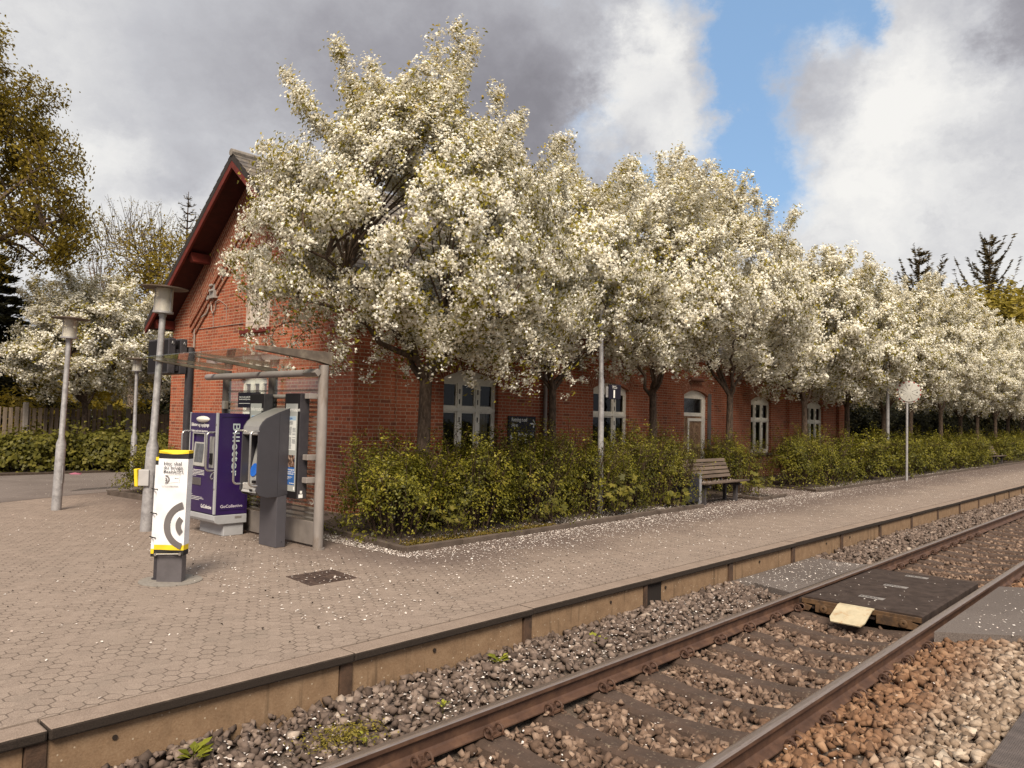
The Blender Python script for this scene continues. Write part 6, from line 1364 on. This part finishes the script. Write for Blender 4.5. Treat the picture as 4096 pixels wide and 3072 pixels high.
os_ = shrub_mesh(33, 2.0, 1.2, 2.2, 4200, .12, olive_l, 'olive_shrub', 'olive shrub showing through under the left blossom', 'olive shrubs behind the left fence', stems=16); os_.location = (10.2, 28.6, ZP); dup(os_, (7.2, 28.4, ZP), 2.4, 'olive shrub behind the fence at the left edge', (1., 1., 1.05))
# old shed at the end of the station, in the shade
t_ = thing('timber_shed', 'dark timber shed in the shade past the end of the station', 'shed', (34.5, 15., ZP)); mb = MB(); mb.box((33., 14.2, ZP), (38., 17., 2.3)); mb.build('wall', pm('tarred_boards', (.022, .017, .014), .9, .3, 4, .5, 20, stretch=(6, 1, .2)), t_); mb = MB(); mb.prism([(32.8, 14., 2.31), (32.8, 17.2, 2.31), (32.8, 15.6, 3.0)], (5.4, 0, 0)); mb.build('roof', slate, t_)
# far woods closing the horizon
def far_wood(label, x0, x1, y0, y1, h, n, ls, mat, seed):
    g = np.random.default_rng(seed); nc = n // 6; q = g.random(nc); x = x0 + (x1 - x0) * q; y = y0 + (y1 - y0) * q; hh = h * (.72 + .28 * np.sin(q * 41 + seed) * np.sin(q * 17)); pc = np.stack([x + g.normal(0, 2.5, nc), y + g.normal(0, 2.5, nc), hh * g.random(nc) ** .75], 1)
    p = np.repeat(pc, 6, 0) + g.normal(0, ls, (nc * 6, 3)); o = foliage('far_wood', p, g.normal(size=p.shape) + np.array([-.6, -.4, .6]), ls, .7, mat, None, g); kind(o, 'stuff', label)
far_wood('far line of dark green woodland beyond the end of the track', 150, 90, -60, 40, 9., 15000, 1.1, dark_l, 71)
far_wood('far belt of olive woodland behind the left fence', -10, 60, 62, 60, 7., 9000, .9, olive_l, 72)

# ---- weeds
def weed(label, loc, n, r_, h, ls):
    g = np.random.default_rng(int(loc[0] * 77)); t_ = thing('weed', label, 'weed', (0, 0, 0), 'weeds growing in the ballast'); mb = MB(); mb.tube([(0, 0, -.03), (0, 0, h)], [.004, .002], 4); mb.build('stem', maple_l, t_, org=(0, 0, 0))
    a = g.uniform(0, 6.28, n); u = np.stack([np.cos(a), np.sin(a), g.uniform(.0, .8, n)], 1); p = u * np.array([r_, r_, h]) * g.uniform(.5, 1, (n, 1)); p[:, 2] += h * .35; V, F = rhombi(p, np.stack([-np.cos(a) * .4, -np.sin(a) * .4, np.ones(n)], 1), ls * g.uniform(.7, 1.2, n), .6, .1, u)
    npmesh('leaves', V, F, leafmat('weed_leaf', [(0, (.12, .13, .012)), (1, (.36, .36, .05))], .35, .5), t_, (0, 0, 0), g.random(n)); t_.location = loc
weed('bright green weed growing in the ballast below the middle wall panel', (4.72, 4.43, -.07), 16, .08, .07, .085); weed('leafy weed at the foot of the wall near the bottom edge', (2.13, 4.40, -.06), 18, .09, .08, .08)
weed('small weed beside the near rail', (3.05, 3.98, -.11), 9, .05, .07, .045); weed('little weed between wall and rail, left of the biggest weed', (3.76, 4.05, -.09), 9, .045, .05, .04); weed('flat weed farther along the wall', (5.9, 4.30, -.08), 14, .11, .04, .06)
g = np.random.default_rng(5); n = 900; p = np.stack([g.normal(2.98, .14, n), g.normal(4.13, .09, n), g.uniform(-.09, -.035, n)], 1); o = foliage('moss', p, g.normal(0, .5, (n, 3)) + np.array([0, 0, 1.]), .02, .6, leafmat('moss_leaf', [(0, (.10, .08, .015)), (1, (.34, .27, .05))], .3), None, g); kind(o, 'stuff', 'yellow moss patch creeping over the ballast stones')
n = 3000; p = np.stack([g.uniform(6.5, 9.5, n), 7.66 + np.abs(g.normal(0, .14, n)), ZP + g.uniform(.03, .085, n)], 1); o = foliage('ground_cover', p, g.normal(0, .5, (n, 3)) + np.array([0, 0, 1.]), .035, .5, leafmat('ground_cover_leaf', [(0, (.07, .05, .015)), (.6, (.17, .13, .02)), (1, (.28, .17, .05))], .3), None, g); kind(o, 'stuff', 'straggly ground cover inside the corner of the kerb')

# ---- fallen petals
PX, PY, PZ = [], [], []
def scatter(n, fx, fy, fz): 
    x = fx(n); y = fy(n, x); PX.append(x); PY.append(y); PZ.append(fz(x, y))
U = lambda a, b: (lambda n: g.uniform(a, b, n)); UY = lambda a, b: (lambda n, x: g.uniform(a, b, n)); FZ = lambda z: (lambda x, y: np.full(len(x), z) + g.uniform(0, .004, len(x)))
ky = lambda x: np.interp(x, [6, 14.3, 20.2, 60], [7.54, 7.80, 7.72, 8.0])
scatter(9500, lambda n: 6.2 + g.gamma(1.6, 6., n), lambda n, x: ky(x) - .06 - np.abs(g.normal(0, .5, n)), FZ(ZP + .006))
scatter(3600, lambda n: 6.0 + g.uniform(0, 1, n) * 34, lambda n, x: g.uniform(5.0, 7.3, n), FZ(ZP + .006))
scatter(750, U(3.6, 7.), UY(5.2, 8.4), FZ(ZP + .006)); scatter(330, U(1.2, 6.5), UY(4.85, 15), FZ(ZP + .006))
scatter(1500, lambda n: 6.05 + np.abs(g.normal(0, .22, n)), UY(7.2, 9.4), FZ(ZP + .008)); scatter(400, U(3.8, 5.7), UY(8.6, 12.5), FZ(ZP + .006))
scatter(2600, U(6.6, 14.2), lambda n, x: ky(x) + .1 + np.abs(g.normal(0, .25, n)), FZ(ZP + .042)); scatter(1600, U(14.3, 18.1), UY(7.3, 8.7), lambda x, y: np.where((x > 16.75) & (y > 7.7), ZP + .042, ZP + .008)); scatter(1800, U(18.2, 20.4), UY(7.2, 9.4), FZ(ZP + .008))
scatter(3000, U(20.5, 40), lambda n, x: ky(x) + .1 + np.abs(g.normal(0, .2, n)), FZ(ZP + .042))
scatter(240, U(14.65, 16.5), UY(7.84, 8.30), FZ(ZP + .462)); scatter(46, U(9., 11.45), UY(2.4, 3.55), FZ(.003)); scatter(500, U(9.2, 11.8), UY(3.85, 4.58), FZ(-.024)); scatter(420, lambda n: 8.9 + g.uniform(0, 2.8, n), lambda n, x: g.uniform(.2, 2.0, n), FZ(-.024))
sb = lambda x, y: bz(x, y) + g.uniform(.02, .035, len(x))
scatter(900, U(2.2, 9.2), UY(3.85, 4.5), sb); scatter(300, U(1.5, 9.), UY(2.35, 3.6), sb); scatter(130, U(2.5, 8.6), UY(.6, 2.1), sb); scatter(500, U(12, 30), UY(3.85, 4.5), sb)
scatter(90, U(4.45, 5.5), UY(8.5, 11.05), lambda x, y: np.interp(x, [xc1, xc0], [zc1, zc0]) + .018); scatter(45, U(4.4, 5.0), UY(6.7, 7.25), FZ(ZP + .016)); scatter(150, U(4.2, 8), UY(15.5, 21.5), FZ(ZP + .012))
p = np.stack([np.concatenate(PX), np.concatenate(PY), np.concatenate(PZ)], 1)
ok = ~((p[:, 0] > 5.2) & (p[:, 0] < 5.45) & (p[:, 1] > 8.86) & (p[:, 1] < 9.26) | (p[:, 0] > 5.1) & (p[:, 0] < 5.5) & (p[:, 1] > 10.1) & (p[:, 1] < 10.9)); p = p[ok]; n = len(p)
o = foliage('fallen_petals', p, g.normal(0, .22, (n, 3)) + np.array([0, 0, 1.]), .0225, .62, leafmat('petal', [(0, (.46, .36, .31)), (.4, (.68, .60, .55)), (1, (.84, .80, .77))], .15, .7), None, g, .08); kind(o, 'stuff', 'white petals scattered over platform, beds, bench and ballast')
n = 420; p = np.stack([g.uniform(2, 12, n), g.uniform(5, 9.5, n), np.full(n, ZP + .010)], 1); p = p[(p[:, 1] < 7.4) | (p[:, 0] < 6)]; o = foliage('fallen_debris', p, g.normal(0, .6, (len(p), 3)) + np.array([0, 0, 1.]), .018, .8, leafmat('debris', [(0, (.012, .009, .007)), (1, (.06, .04, .03))], 0), None, g, .3); kind(o, 'stuff', 'dark bud scales and crumbs lying on the pavers')
mb = MB(); mb.raw([(7.05, 22.0, ZP + .008), (7.28, 21.95, ZP + .008), (7.32, 22.05, ZP + .03), (7.18, 22.1, ZP + .05), (7.02, 22.06, ZP + .03)], [(0, 1, 2, 3, 4), (0, 4, 3), (1, 2, 3)]); tag(mb.build('litter', pm('pink_litter', (.36, .12, .18), .5), None, org=(7.1, 22., ZP)), 'small pink scrap lying at the far edge of the road', 'litter')
